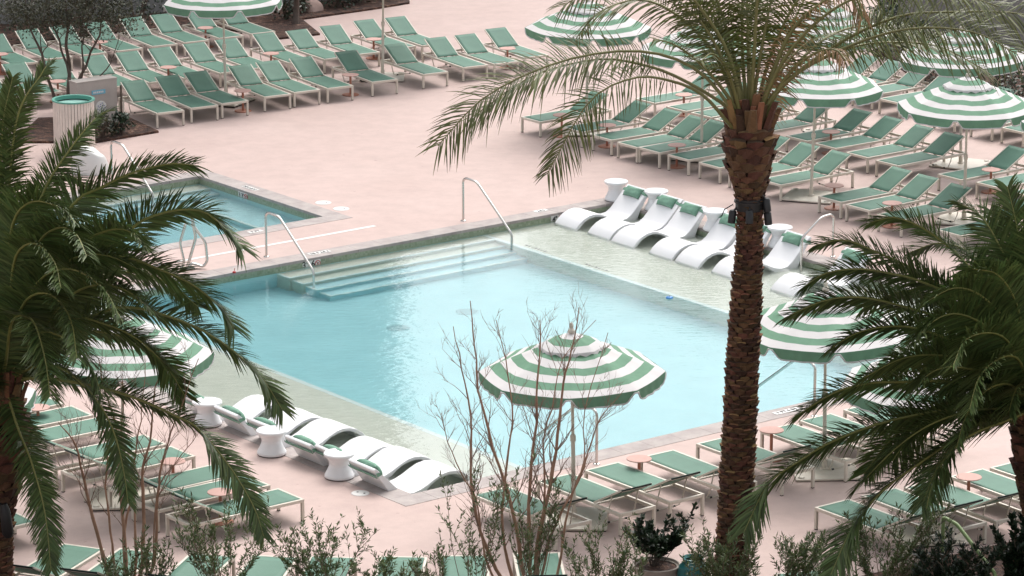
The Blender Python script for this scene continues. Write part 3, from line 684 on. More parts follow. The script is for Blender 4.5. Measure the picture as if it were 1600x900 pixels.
for px, py, l in ((622,516,'dim round drain on the pool floor, the left one'),(730,491,'dim round drain on the pool floor, the right one')):
    s0, t0 = st_of(gp(px, py, -.5)); p = ST(s0, t0, FL); e = empty('floor_drain', p); tag(e, l, 'floor drain', 'pool floor drains'); m = MB(); m.lathe([(0,.02),(.2,.02),(.22,.0)], 24); m.build('grate', M['drain'], e)
p = gp(1046, 465.5, WZ); e = empty('pool_float', p); e.scale = (.62,.62,.55); tag(e, 'small blue float drifting in the pool by the right shelf', 'float')
m = MB(); m.lathe([(0,-.04),(.09,-.03),(.12,.0),(.10,.04),(.05,.06),(0,.065)], 18); m.build('body', M['blue'], e); m = MB(); m.lathe([(0,.066),(.03,.068),(.03,.12),(0,.13)], 10); m.build('cap', M['white'], e)
p = gp(366, 427); e = empty('coping_flag', p+UP*.007); e.scale = (.7,.7,.6); tag(e, 'tiny red marker flag on the coping left of the steps', 'marker'); m = MB(); m.lathe([(0,0),(.05,0),(.045,.05),(0,.07)], 10); m.build('cap', M['red'], e); m = MB(); m.tube([(0,0,.05),(.02,0,.16)], .008, 6); m.build('pin', M['red'], e)
# ------------------------------------------------------------------ corner planter at the upper left
a, b = gp(122, 206), gp(184.7, 197); dd = b-a; e = empty('shower_pier', a, math.atan2(dd.y, dd.x)); tag(e, 'short pinkish rendered pier with a blue plaque in the left planter', 'pier'); L = dd.length
m = MB(); m.box(0, L, 0, .34, 0, 1.10); bevel(m.build('pier_body', M['pier'], e), .01)
m = MB(); m.box(-.006, L+.006, -.006, .346, 1.103, 1.13); m.build('pier_cap', M['pier'], e)
m = MB(); m.box(.36*L, .70*L, -.014, -.002, .80, .90); pq = m.build('plaque', M['lightblue'], e)
n = MB()
for k in range(6): n.box(.40*L+.045*k, .40*L+.045*k+.03, -.018, -.0145, .83, .87)
n.build('plaque_lettering', M['white'], pq)
m = MB(); m.lathe([(0,.02),(.135,.02),(.14,.012),(.14,.0)], 28); o = m.build('round_sign', M['white'], e); o.matrix_local = frame_of(Vector((.58*L, -.002, .50)), Vector((1,0,0)), Vector((0,0,1)))
n = MB()
for k in range(14):
    aa = k*2.4; rr = .028*math.sqrt(k)
    n.box(rr*math.cos(aa)-.012, rr*math.cos(aa)+.012, rr*math.sin(aa)-.010, rr*math.sin(aa)+.010, .0205, .023)
n.build('sign_print', mat('sign_blue_print', (.10,.12,.32), .6), o)
e = empty('slatted_bin', gp(117, 238)); tag(e, 'round cream slatted bin with a green rim in the left planter', 'bin'); m = MB(); ns = 40
m.lathe([(.425,.0),(.425,1.18)], 40); m.build('inner_shell', M['dark'], e)
m = MB()
for k in range(ns):
    a0, a1 = 2*math.pi*(k+.07)/ns, 2*math.pi*(k+.93)/ns
    vs = [(r*math.cos(a), r*math.sin(a), z) for z in (.03,1.17) for r, a in ((.435,a0),(.435,a1),(.452,a1),(.452,a0))]
    m.add(vs, [(0,3,2,1),(4,5,6,7),(2,3,7,6),(0,1,5,4),(1,2,6,5),(3,0,4,7)])
m.build('slats', M['drum'], e)
m = MB(); m.lathe([(.41,1.12),(.41,1.20),(.47,1.205),(.475,1.18),(.456,1.17)], 48); m.build('rim', M['drum_green'], e)
m = MB(); m.lathe([(0,1.075),(.2,1.08),(.409,1.10)], 40); m.build('lid', mat('bin_lid', (.25,.46,.40), .5), e)
e = empty('garden_stake', gp(190.5, 197)); tag(e, 'thin dark stake with a young vine right of the pier', 'stake'); m = MB(); m.tube([(0,0,0),(0,0,.95)], .025, 8); m.build('post', M['twig_dark'], e); m = MB(); m.tube([(.05,0,0),(.05,0,.62)], .018, 8); m.build('side_post', M['cream'], e)
# white draped lift cover behind the left palm
e = empty('covered_seat', gp(140, 270)); e.scale = (.8,.8,.85); tag(e, 'seat under a white cover behind the left palm', 'covered seat'); m = MB(); vs = []; nu, nv = 24, 10
for i in range(nv+1):
    v = i/nv
    for j in range(nu):
        a = 2*math.pi*j/nu; r = (.30+.16*v)*(1+.07*v*math.sin(5*a)); z = .62*(1-v**1.8)*(1-.25*math.cos(a)*(1-v)*1.2) if i else .66
        r = r if i else .12; vs.append((r*1.15*math.cos(a), r*.8*math.sin(a), max(.005, z)))
m.add(vs, [(i*nu+j, i*nu+(j+1)%nu, (i+1)*nu+(j+1)%nu, (i+1)*nu+j) for i in range(nv) for j in range(nu)], 0, True); m.add(vs[:nu], [tuple(range(nu))], 0)
m.build('cover', M['white'], e)
m = MB(); m.tube([(0,0,0),(0,0,.3)], .05, 10); m.build('pedestal', M['chrome'], e)
# ------------------------------------------------------------------ vegetation
def catmull(P, n):
    P = [P[0]*2-P[1]] + P + [P[-1]*2-P[-2]]; out = []; segs = len(P)-3
    for i in range(n+1):
        u = i/n*segs; k = min(int(u), segs-1); t = u-k; a, b, c, d = P[k:k+4]
        out.append(.5*((2*b)+(c-a)*t+(2*a-5*b+4*c-d)*t*t+(3*b-a-3*c+d)*t*t*t))
    return out
def frond_mesh(path, roll, lmax, gap=.05, petiole=.14, droop=.25, wid=.030, vee=18, rr=.026, mats=(0,1)):
    """path: list of Vectors from the crown out; leaflets in two ranks along it"""
    n = 40; P = catmull(path, n); cum = [0.0]
    for a, b in zip(P, P[1:]): cum.append(cum[-1]+(b-a).length)
    L = cum[-1]; m = MB()
    m.tube(P[::2], [rr*(1-.8*(i*2/n))*(2.3 if i == 0 else 1.5 if i == 1 else 1.15 if i == 2 else 1) for i in range(len(P[::2]))], 5, mats[1])
    def at(d):
        k = 0
        while k < n-1 and cum[k+1] < d: k += 1
        f = (d-cum[k])/max(1e-6, cum[k+1]-cum[k]); return P[k].lerp(P[k+1], f), (P[k+1]-P[k]).normalized()
    d = L*petiole
    while d < L:
        u = d/L; p, T = at(d)
        S = T.cross(UP); S = S.normalized() if S.length > .05 else Vector((1,0,0))
        wz = min(1, max(0, (abs(T.z)-.6)/.25))
        if wz > 0:
            xs = Vector((1,0,0)); xs = (xs-T*T.x).normalized(); S = (S*(1-wz)+xs*(wz if S.x >= 0 else -wz)).normalized(); S = (S-T*S.dot(T)).normalized()
        N = S.cross(T)
        ro = roll*(1-.8*wz); cr, sr = math.cos(R(ro)), math.sin(R(ro)); S2 = S*cr+N*sr; N2 = N*cr-S*sr
        uu = max(0.0, (u-petiole)/(1-petiole))
        ln = lmax*(.5+.5*min(1, uu*5))*(1 if uu < .6 else 1-.5*((uu-.6)/.4)**1.6)
        al = R(72-36*uu**1.4)
        for sg in (-1,1):
            v = R(vee+rnd.uniform(-16,16)); a2 = al+R(rnd.uniform(-9,9)); l = ln*rnd.uniform(.82,1.1)
            D = (T*math.cos(a2) + (S2*sg*math.cos(v)+N2*math.sin(v))*math.sin(a2)).normalized()
            W = (T - D*T.dot(D)); W = W.normalized() if W.length > 1e-3 else N2
            W = (W*math.cos(.5)+D.cross(W)*math.sin(.5)*sg).normalized(); dr = droop*l*rnd.uniform(.6,1.4)
            pts = [p + D*l*t - UP*dr*t*t for t in (0,.35,.7,1.0)]; ws = [wid*.5, wid, wid*.7, .002]
            if l < .15: ws = [x*.6 for x in ws]
            vs = []
            for q, w_ in zip(pts, ws): vs += [q-W*w_*.5, q+W*w_*.5]
            m.add(vs, [(0,1,3,2),(2,3,5,4),(4,5,7,6)], mats[0])
        d += gap*rnd.uniform(.8,1.2)
    return m
def trunk_mesh(P, rad, rows_h=.10, per=13, prot=.035):
    core = MB(); core.tube(P, [r*.93 for r in rad], 18, 0); cum = [0.0]
    for a, b in zip(P, P[1:]): cum.append(cum[-1]+(b-a).length)
    L = cum[-1]; h = 0.0; row = 0
    while h < L-.03:
        k = 0
        while k < len(P)-2 and cum[k+1] < h: k += 1
        f = (h-cum[k])/(cum[k+1]-cum[k]); c = P[k].lerp(P[k+1], f); r = rad[k]*(1-f)+rad[k+1]*f
        big = 1.0+max(0, (r-.22))*8
        for j in range(per):
            a = 2*math.pi*(j+.5*(row % 2)+rnd.uniform(-.09,.09))/per; w_ = 2*math.pi/per*.60*rnd.uniform(.85,1.1); pr = prot*big*rnd.uniform(.55,1.35); hh = rows_h*big*rnd.uniform(.9,1.25); dz = rnd.uniform(-.014,.014)
            def q(da, rr_, z): return (c.x+(r+rr_)*math.cos(a+da), c.y+(r+rr_)*math.sin(a+da), c.z+z+dz)
            vs = [q(-w_,-.02,-.35*hh), q(w_,-.02,-.35*hh), q(-w_*.8,pr*.7,hh*.42), q(0,pr,hh*.60), q(w_*.8,pr*.7,hh*.42), q(-w_*.75,-.02,hh*.62), q(w_*.75,-.02,hh*.62), q(0,pr*.45,-.30*hh)]
            core.add(vs, [(0,7,3,2),(7,1,4,3)], 1); core.add(vs, [(2,3,5),(3,4,6),(3,6,5)], 2 if rnd.random() < .3 else 1)
        h += rows_h*big*.82; row += 1
    return core
def interp(P, n): return catmull([Vector(p) for p in P], n)
def palm(label, Y, tpx, trad, fronds, fillers, leaf, rib, lmax, wid, gap=.05, crown=None, fillL=(2.6,3.6), droop=.25, per=9, prot=.05, petiole=.14, rr=.03):
    P = [pp(x, y, Y) for x, y in tpx]; base = P[0].copy(); e = empty('palm_tree', base); tag(e, label, 'palm', 'palm trees in the near bed')
    n = 22; TP = catmull([p-base for p in P], n); RD = []
    for i in range(n+1):
        u = i/n*(len(trad)-1); k = min(int(u), len(trad)-2); RD.append(trad[k]+(trad[k+1]-trad[k])*(u-k))
    tm = trunk_mesh(TP, RD, .085, per, prot); tp = TP[-1]
    for k in range(34):
        a = k*2.39996; lay = k/34; r0 = RD[-1]*(1.0-.65*lay)+.03; tilt = .34-.26*lay; ca, sa = math.cos(a), math.sin(a); h0 = -.16+.14*lay; ln = rnd.uniform(.26,.52); wd = rnd.uniform(.055,.085)
        q = lambda u, sd, th: (tp.x+(r0+tilt*ln*u*(.6+.4*u)+th)*ca-sd*sa, tp.y+(r0+tilt*ln*u*(.6+.4*u)+th)*sa+sd*ca, tp.z+h0+ln*u)
        vs = []
        for u, w_ in ((0,1.35),(.35,1.0),(1,.62)): vs += [q(u,-wd*w_,-.03), q(u,wd*w_,-.03), q(u,wd*w_*.6,.03), q(u,-wd*w_*.6,.03)]
        tm.add(vs, [(i*4+j, i*4+(j+1)%4, i*4+4+(j+1)%4, i*4+4+j) for i in range(2) for j in range(4)]+[(8,9,10,11)], 1 if rnd.random() < .5 else 2)
    tm.build('trunk', [M['bark_core'], M['scale'], M['scale_tip']], e)
    cp = pp(*crown, Y) if crown else P[-1]
    for spec in fronds:
        pix, dy, roll = spec[0], spec[1], spec[2]; lm = spec[3] if len(spec) > 3 else lmax; dead = len(spec) > 4 and spec[4]
        N = len(pix)-1; path = []
        for i, (x, y) in enumerate(pix): path.append(pp(x, y, Y+dy*(i/N)**1.1) - base)
        m = frond_mesh(path, roll, lm, gap, petiole if not dead else .05, droop*(2.5 if dead else 1), wid, rr=rr)
        m.build('dead_frond' if dead else 'frond', [M['leaf_dead'] if dead else leaf, rib], e)
    for az, el, L_, dr, roll in fillers:
        dirv = Vector((math.cos(R(az))*math.cos(R(el)), math.sin(R(az))*math.cos(R(el)), math.sin(R(el)))); c0 = cp-base
        path = [c0+dirv*L_*u-UP*dr*L_*u*u for u in (0,.25,.5,.75,1.0)]
        frond_mesh(path, roll, lmax, gap, petiole, droop, wid, rr=rr).build('frond', [leaf, rib], e)
    return e
# tall palm right of the centre
YC = 50.2
fr = [([(1168,215),(1150,180),(1090,110),(1000,80),(880,95),(760,150),(684,228)], -1.0, 38, .62),
      ([(1168,215),(1140,170),(1062,122),(1000,100),(930,93),(830,120),(735,185)], .2, 30, .5),
      ([(1165,220),(1140,195),(1100,150),(1050,127),(990,122),(920,160),(855,272)], -1.2, 40, .5),
      ([(1175,210),(1215,140),(1312,67),(1400,27),(1475,19),(1600,22),(1720,60)], -.6, -35, .75),
      ([(1178,212),(1210,150),(1260,105),(1330,74),(1400,66),(1470,74),(1540,110)], .6, -30, .6),
      ([(1168,205),(1140,90),(1100,20),(1050,-30),(960,-40),(880,10)], -.5, 25, .6), ([(1168,205),(1150,100),(1120,0),(1080,-90),(1010,-150)], .6, 20, .6),
      ([(1172,205),(1178,90),(1185,-20),(1200,-140),(1230,-240)], -.6, 10, .6), ([(1175,205),(1200,100),(1240,10),(1300,-60),(1380,-90)], .6, -20, .6),
      ([(1176,205),(1215,110),(1270,40),(1340,-5),(1440,-25),(1560,10)], -1.4, -35, .6), ([(1170,205),(1160,80),(1160,-40),(1150,-160)], .9, 0, .6),
      ([(1176,208),(1230,120),(1290,60),(1360,40),(1450,60)], 2.2, -30, .5), ([(1175,210),(1225,130),(1320,75),(1420,45),(1520,50),(1590,85)], -1.2, -40, .7),
      ([(1165,205),(1120,90),(1060,25),(1000,0),(935,20),(900,60)], 1.4, 30, .5),
      ([(1180,212),(1225,125),(1270,85),(1305,78),(1322,95)], -1.0, -20, .35, True), ([(1165,210),(1140,120),(1115,85),(1095,95)], -1.2, 20, .35), ([(1178,205),(1230,60),(1290,0),(1330,-10),(1348,25)], -.8, -20, .38, True)]
rnd.seed(11)
fl = [(rnd.uniform(0,360), rnd.uniform(52,84), rnd.uniform(2.6,3.6), rnd.uniform(.15,.5), rnd.uniform(-30,30)) for _ in range(9)]
palm('tall date palm with a bare scaly trunk in front of the pool', YC, [(1138,968),(1147,820),(1157,640),(1164,500),(1170,400),(1172,320),(1171,265),(1170,220),(1170,195)], [.225,.215,.21,.20,.165,.15,.28,.325,.26], fr, fl, M['leaf_date'], M['rachis_pale'], .55, .022, .038, (1171,205), droop=.35, petiole=.38, rr=.034, per=9, prot=.05)
# left palm
YL = 49.6
LC = (2, 600)
def F(*pts): return [LC]+list(pts)
fr = [(F((8,420),(24,197),(63,119),(78,98)), .4, 20, .40), (F((20,480),(62,315),(107,237),(150,185),(172,172)), .2, 25, .42), (F((30,490),(107,329),(160,292),(207,270),(265,256),(302,258)), -.2, 42, .62),
      (F((45,500),(140,420),(205,357),(240,337),(287,327),(325,334),(362,368),(377,388)), -.4, 45, .62), (F((40,500),(110,400),(140,372),(178,358),(207,364),(228,388)), -2.0, 40, .55),
      (F((60,500),(155,408),(200,403),(240,417),(300,444),(345,482),(366,515)), -.6, 48, .6), (F((70,540),(160,487),(212,481),(262,494),(312,514),(362,546),(410,592),(441,640)), -.5, 45, .5),
      (F((60,590),(147,603),(212,622),(275,650),(312,672),(365,738),(398,795),(412,838)), -.8, 42, .42), (F((35,580),(75,570),(112,585),(150,625),(178,675),(194,740),(200,786)), -1.2, 35, .36),
      (F((12,620),(30,675),(50,725),(70,800),(80,892)), -1.3, 20, .36), (F((30,470),(60,380),(95,355),(120,368),(135,400)), -2.4, 30, .5), (F((10,450),(20,350),(50,315),(95,325),(120,350)), -1.6, 30, .55),
      (F((50,540),(100,470),(150,445),(200,455),(240,490)), -2.0, 40, .55), (F((50,520),(120,450),(190,425),(260,440),(310,480)), .8, 45, .6), (F((40,560),(110,520),(190,525),(250,560),(290,620)), .4, 45, .5),
      (F((25,480),(50,330),(85,280),(120,280),(150,310)), .9, 30, .4), (F((35,500),(80,430),(125,400),(170,400),(215,420)), -1.4, 42, .55), (F((50,560),(110,500),(160,505),(215,530),(265,575)), -1.2, 42, .55), (F((30,560),(60,520),(105,530),(140,570),(160,620)), -2.0, 35, .5), (F((15,480),(25,400),(55,380),(85,410),(95,450)), -2.5, 30, .5), (F((-20,450),(-30,300),(-20,200),(10,150)), .6, 10, .6), (F((20,640),(45,690),(60,740),(70,800)), .8, 20, .34), (F((10,560),(20,500),(50,500),(70,560),(78,620)), -2.8, 20, .5), (F((-5,450),(0,300),(5,190),(20,120)), .3, 15, .38), (F((25,520),(60,440),(110,420),(160,450),(190,500)), -2.6, 35, .5), (F((15,540),(40,470),(80,460),(110,500),(120,560)), -2.8, 30, .5)]
rnd.seed(5)
fl = [(rnd.uniform(90,270), rnd.uniform(15,70), rnd.uniform(2.6,3.6), rnd.uniform(.2,.5), rnd.uniform(-30,30)) for _ in range(14)] + [(rnd.uniform(-60,60), rnd.uniform(55,75), rnd.uniform(2.2,2.8), rnd.uniform(.35,.6), rnd.uniform(-30,50)) for _ in range(10)]
palm('feathery palm filling the left edge, trunk cut by the frame', YL, [(-8,1000),(-8,880),(-8,800),(-6,730),(-2,670),(0,610)], [.24,.23,.24,.36,.36,.26], fr, fl, M['leaf_palm'], M['rachis'], .58, .026, .0150, LC, droop=.22, petiole=.08)
# right palm
YR = 49.4
LC = (1612, 640)
fr = [(F((1590,540),(1532,442),(1500,402),(1450,361),(1400,340),(1362,347)), .2, -40, .55), (F((1580,560),(1500,470),(1430,422),(1370,394),(1320,375),(1275,383)), .4, -40, .5), (F((1590,560),(1520,480),(1440,440),(1390,427),(1340,420),(1290,427),(1258,447)), -.2, -45, .55),
      (F((1600,540),(1585,440),(1562,385),(1532,337),(1497,317)), .5, -35, .6), (F((1606,520),(1600,430),(1588,350),(1574,292)), .6, -15, .6), (F((1590,580),(1500,510),(1405,477),(1340,464),(1287,470),(1235,492)), -.4, -45, .58), (F((1580,600),(1520,548),(1440,515),(1387,510),(1340,520),(1302,541)), -.8, -45, .55),
      (F((1600,590),(1562,530),(1525,500),(1487,490),(1452,506),(1432,534)), -2.0, -45, .6), (F((1570,620),(1490,596),(1407,597),(1362,598),(1312,610),(1275,630),(1250,646)), -.7, -45, .6), (F((1590,620),(1550,585),(1512,576),(1480,573),(1450,585),(1430,612)), -2.2, -45, .55),
      (F((1560,640),(1480,640),(1380,660),(1300,690),(1250,720),(1200,757),(1163,830)), -1.0, -45, .58), (F((1590,640),(1520,668),(1442,720),(1375,770),(1330,828),(1298,898)), -1.6, -42, .6), (F((1600,645),(1570,658),(1512,682),(1475,720),(1455,765),(1448,795)), -2.2, -40, .5),
      (F((1600,590),(1560,470),(1520,400),(1470,380),(1420,395)), 1.2, -35, .55), (F((1590,570),(1530,500),(1470,465),(1410,455),(1350,480)), .8, -45, .55), (F((1600,560),(1570,500),(1530,460),(1490,450),(1450,470)), -1.6, -40, .55), (F((1590,610),(1530,570),(1470,555),(1410,560),(1350,590)), -1.4, -45, .55), (F((1590,640),(1530,640),(1460,660),(1400,700),(1340,760)), -1.4, -45, .55), (F((1600,640),(1560,640),(1510,670),(1470,720),(1440,790)), -.8, -42, .5), (F((1605,600),(1590,560),(1560,560),(1530,590),(1515,640)), -2.6, -35, .5), (F((1590,620),(1540,610),(1480,630),(1430,670),(1395,720)), .4, -45, .55), (F((1600,560),(1590,480),(1560,430),(1520,420)), -1.2, -25, .6), (F((1605,560),(1600,450),(1580,380),(1550,330)), .9, -20, .6), (F((1600,560),(1580,470),(1550,410),(1500,400)), 1.6, -30, .55), (F((1600,600),(1540,560),(1480,545),(1420,560),(1380,590)), 1.0, -45, .55), (F((1590,630),(1520,620),(1450,640),(1390,690),(1350,740)), .6, -45, .5),
      (F((1605,600),(1580,540),(1550,520),(1510,530),(1490,570)), -2.4, -40, .5), (F((1600,620),(1575,600),(1540,610),(1510,650),(1495,700)), -2.4, -35, .45), (F((1610,560),(1612,460),(1620,370),(1640,310)), .2, 10, .6)]
rnd.seed(9)
fl = [(rnd.uniform(-80,80), rnd.uniform(15,70), rnd.uniform(2.6,3.4), rnd.uniform(.2,.5), rnd.uniform(-30,30)) for _ in range(13)] + [(rnd.uniform(130,250), rnd.uniform(50,70), rnd.uniform(2.0,2.6), rnd.uniform(.4,.65), rnd.uniform(-50,20)) for _ in range(10)]
palm('feathery palm filling the right edge, fronds arching over the loungers', YR, [(1632,1000),(1632,900),(1630,820),(1628,740),(1622,690),(1618,650)], [.24,.24,.25,.34,.34,.25], fr, fl, M['leaf_palm'], M['rachis'], .58, .026, .0150, LC, droop=.22, petiole=.08)
# spotlights strapped to the tall palm, and one on the left palm
e = empty('palm_spotlights', pp(1172, 318, YC)); tag(e, 'black spotlights strapped round the tall palm trunk', 'spotlights')
m = MB(); m.lathe([(.19,-.09),(.205,-.08),(.205,.08),(.19,.09)], 24); m.lathe([(.2,.02),(.225,.025),(.225,.05),(.2,.055)], 24); m.build('strap', M['dark'], e)
for a, dz, tl in ((-165,-.16,12),(-95,-.12,4),(-18,-.18,-10),(-30,.02,6),(80,-.1,0)):
    m = MB(); rr = .25; ca, sa = math.cos(R(a)), math.sin(R(a)); c = Vector((rr*ca, rr*sa, dz))
    m.tube([c+Vector((.02*ca,.02*sa,-.10)), c+Vector((0,0,.06)), c+Vector((0,0,.085))], [.055,.055,.035], 12); m.tube([c+Vector((0,0,.06)), c+Vector((-.06*ca,-.06*sa,.12))], .014, 6); m.build('lamp_head', M['dark'], e)
m = MB(); m.tube([(-.24,-.05,0),(-.36,-.1,-.06),(-.4,-.1,-.16)], .008, 5); m.build('cable', M['dark'], e)
e = empty('tree_spotlight', pp(6, 800, YL-.3)); tag(e, 'black spotlight hanging on the left palm trunk', 'spotlight'); m = MB(); m.tube([(0,0,.12),(0.02,0,0),(.05,-.03,-.30),(.06,-.03,-.36)], [.05,.075,.085,.05], 14); m.build('lamp_head', M['dark'], e); m = MB(); m.tube([(-.02,0,.1),(-.12,.1,.14)], .02, 6); m.build('bracket', M['dark'], e)
# bare multi-stem trees
def twigs(m, p, d, L, r, depth):
    P = [p]; q = p.copy(); dd = d.copy(); n = 4
    for i in range(n):
        dd = (dd + Vector((rnd.uniform(-1,1), rnd.uniform(-1,1), rnd.uniform(-.5,1)))*.22).normalized(); q = q+dd*L/n; P.append(q.copy())
    m.tube(P, [r*(1-.65*i/n) for i in range(n+1)], 5 if r > .008 else 4, 0, False)
    if depth > 0:
        for i in range(rnd.randint(2,3)):
            k = rnd.randint(1, n); b = (dd*.75 + Vector((rnd.uniform(-1,1), rnd.uniform(-1,1), rnd.uniform(-.15,.9)))*.75).normalized()
            twigs(m, P[k], b, L*rnd.uniform(.45,.75), max(.0028, r*.55), depth-1)
def bare_tree(label, Y, stems, twig_from=.45, nt=6, tl=.55, mt='twig', td=2):
    b = pp(*stems[0][0][0], Y); e = empty('bare_tree', b); tag(e, label, 'tree', 'leafless multi stem trees')
    for pix, r0, dy in stems:
        N = len(pix)-1; P = catmull([pp(x, y, Y+dy*i/N)-b for i, (x, y) in enumerate(pix)], 18)
        P = [p+Vector((rnd.uniform(-.012,.012), rnd.uniform(-.012,.012), 0)) if i else p for i, p in enumerate(P)]
        m = MB(); rs = [r0*.85*(1-.84*(i/18)**.8)*(1+.10*math.sin(i*2.1)) for i in range(19)]; m.tube(P, rs, 8, 0)
        t = MB()
        for k in range(nt):
            u = rnd.uniform(twig_from, .97); i = min(17, int(u*18)); d = (P[i+1]-P[i]).normalized()
            dv = (d*.9+Vector((rnd.uniform(-1,1), rnd.uniform(-.7,.7), rnd.uniform(-.1,.6)))*.8).normalized(); twigs(t, P[i], dv, tl*rnd.uniform(.6,1.3)*(1.25-u*.5), max(.005, rs[i]*.5), td)
        m.add(t.v, t.f, 1); m.build('stem', [M[mt], M['twig_grey'] if mt == 'twig' else M[mt]], e)
rnd.seed(21)
bare_tree('leafless tan stemmed tree in front of the centre parasol', 50.0,
  [([(832,960),(815,880),(800,790),(770,700),(748,610),(742,540),(735,470)], .045, .4), ([(828,960),(775,890),(742,800),(735,720),(735,650),(722,575),(708,510)], .040, -.3), ([(836,960),(838,860),(860,760),(872,680),(880,600),(893,550),(905,480)], .048, .2),
   ([(836,960),(850,880),(868,820),(905,750),(925,690),(940,650),(975,610)], .030, -.5), ([(834,960),(826,850),(828,760),(838,660),(838,600),(845,540),(843,500)], .042, .6), ([(830,960),(800,900),(785,830),(790,740),(800,660),(795,590),(775,500)], .036, .1),
   ([(838,960),(870,900),(880,840),(895,770),(912,720),(915,640),(950,520)], .030, .8), ([(826,960),(770,900),(755,850),(745,780),(720,740),(700,690),(690,645)], .026, -.8), ([(834,960),(845,840),(852,740),(848,690),(862,640),(880,560),(930,500)], .026, .5)], .30, 15, .44)
rnd.seed(22)
bare_tree('leafless tan stemmed tree on the left, behind the palm fronds', 50.1,
  [([(195,965),(170,900),(150,830),(135,770),(122,710),(108,680),(90,660)], .046, .1), ([(198,965),(196,880),(192,800),(185,730),(180,660),(160,600),(155,560)], .046, .3), ([(200,965),(198,900),(196,830),(205,760),(190,690),(195,620),(190,585)], .030, .5), ([(203,965),(222,880),(224,790),(222,730),(235,690),(240,620),(252,580)], .044, .2),
   ([(204,965),(240,880),(245,800),(250,740),(262,690),(282,640),(310,560)], .036, -.2), ([(202,965),(212,870),(210,800),(205,760),(215,690),(222,640),(228,560)], .030, .6), ([(196,965),(180,890),(172,830),(165,760),(168,690),(150,650),(140,590)], .030, .4), ([(204,965),(238,890),(240,820),(248,760),(278,720),(300,690),(318,668)], .020, -.4)], .36, 11, .45)
# leafy shrubs
def leaf(m, p, d, L, w_, mt=1):
    s = d.cross(UP); s = s.normalized() if s.length > .05 else Vector((1,0,0)); tl = rnd.uniform(-1,1); n = s.cross(d); s = (s*math.cos(tl)+n*math.sin(tl))
    m.add([p, p+d*L*.45+s*w_*.5, p+d*L, p+d*L*.45-s*w_*.5], [(0,1,2,3)], mt)
def shrub(name, label, cat, Y, base, tops, lf, n=22, L=.085, w_=.02, from_=.35, wood='twig_grey', group=None, spread=.25, r=.007, side=4, zoff=0.0):
    b = pp(*base, Y); b.z = max(b.z, zoff); e = empty(name, b); tag(e, label, cat, group); st = MB(); m = MB()
    for tx, ty in tops:
        t = pp(tx, ty, Y+rnd.uniform(-spread,spread)*2)-b; o = Vector((rnd.uniform(-.08,.08), rnd.uniform(-.08,.08), 0)); mid = o.lerp(t, .5)+Vector((rnd.uniform(-.1,.1), rnd.uniform(-.1,.1), .05))
        P = catmull([o, mid, t], 10); st.tube(P, [r*(1-.7*i/10) for i in range(11)], 5, 0, False)
        subs = [(P, 1.0)]
        for k in range(side):
            i = rnd.randint(3, 9); dv = ((P[i+1]-P[i]).normalized()*.7+Vector((rnd.uniform(-1,1), rnd.uniform(-1,1), rnd.uniform(.1,.7)))*.6).normalized(); l = t.length*rnd.uniform(.14,.32); Q = [P[i], P[i]+dv*l*.5, P[i]+dv*l+UP*.03]; st.tube(Q, [r*.5,r*.4,r*.2], 4, 0, False); subs.append((Q, .42))
        for Q, fac in subs:
            for k in range(int(n*fac)):
                u = rnd.uniform(from_ if fac == 1 else .2, 1.0)**.8; i = min(len(Q)-2, int(u*(len(Q)-1))); f = u*(len(Q)-1)-i; p = Q[i].lerp(Q[i+1], min(1,f)); ax = (Q[i+1]-Q[i]).normalized()
                d = (ax*rnd.uniform(.3,1.0)+Vector((rnd.uniform(-1,1), rnd.uniform(-1,1), rnd.uniform(-.4,.7)))).normalized(); leaf(m, p, d, L*rnd.uniform(.6,1.25), w_*rnd.uniform(.7,1.2), 0)
    st.build('stem', M[wood], e); m.build('foliage', M[lf], e); return e
def scatter(x0, x1, y0, y1, n): return [(rnd.uniform(x0, x1), y0+(y1-y0)*rnd.random()**1.6) for _ in range(n)]
rnd.seed(31)
GO = 'leafy shrubs of the near bed'
shrub('oleander_shrub', 'airy olive green shrub at the bottom, over the third bottom lounger', 'shrub', 50.0, (345,958), scatter(268,425,788,870,20), 'leaf_ole', 52, .085, .021, group=GO)
shrub('oleander_shrub', 'airy olive green shrub at the bottom, over the fifth bottom lounger', 'shrub', 49.9, (515,958), scatter(425,592,826,885,20), 'leaf_ole', 52, .085, .021, group=GO)
shrub('oleander_shrub', 'slender leafy shrub left of the centre bare tree', 'shrub', 49.8, (738,960), scatter(692,790,752,840,10), 'leaf_ole', 46, .085, .021, group=GO)
shrub('oleander_shrub', 'slender leafy shrub mixed into the foot of the centre bare tree', 'shrub', 49.7, (830,960), scatter(780,900,740,840,13), 'leaf_ole', 44, .085, .021, group=GO)
shrub('oleander_shrub', 'low airy shrub right of the centre bare tree', 'shrub', 49.8, (925,958), scatter(880,985,822,885,12), 'leaf_ole', 46, .085, .021, group=GO)
shrub('oleander_shrub', 'bushy shrub at the foot of the tall palm trunk, left side', 'shrub', 49.4, (1130,962), scatter(1066,1190,838,905,24), 'leaf_ole', 56, .085, .021, group=GO)
shrub('oleander_shrub', 'bushy shrub at the foot of the tall palm trunk, right side', 'shrub', 49.5, (1225,962), scatter(1180,1290,835,905,18), 'leaf_ole', 56, .085, .021, group=GO)
shrub('oleander_shrub', 'dense shrub under the right palm fronds, flecked with pale light', 'shrub', 49.5, (1380,962), scatter(1300,1470,800,900,26), 'leaf_ole', 60, .085, .021, group=GO)
shrub('oleander_shrub', 'dark low shrub at the lower right beside the green rail', 'shrub', 48.6, (1500,975), scatter(1420,1580,850,920,32), 'leaf_dark', 80, .10, .03, group=GO)
shrub('hedge_shrub', 'dark clipped shrub in the bottom right corner', 'shrub', 48.9, (1595,975), scatter(1556,1660,826,930,46), 'leaf_dark', 120, .10, .05, from_=.15, group=GO)
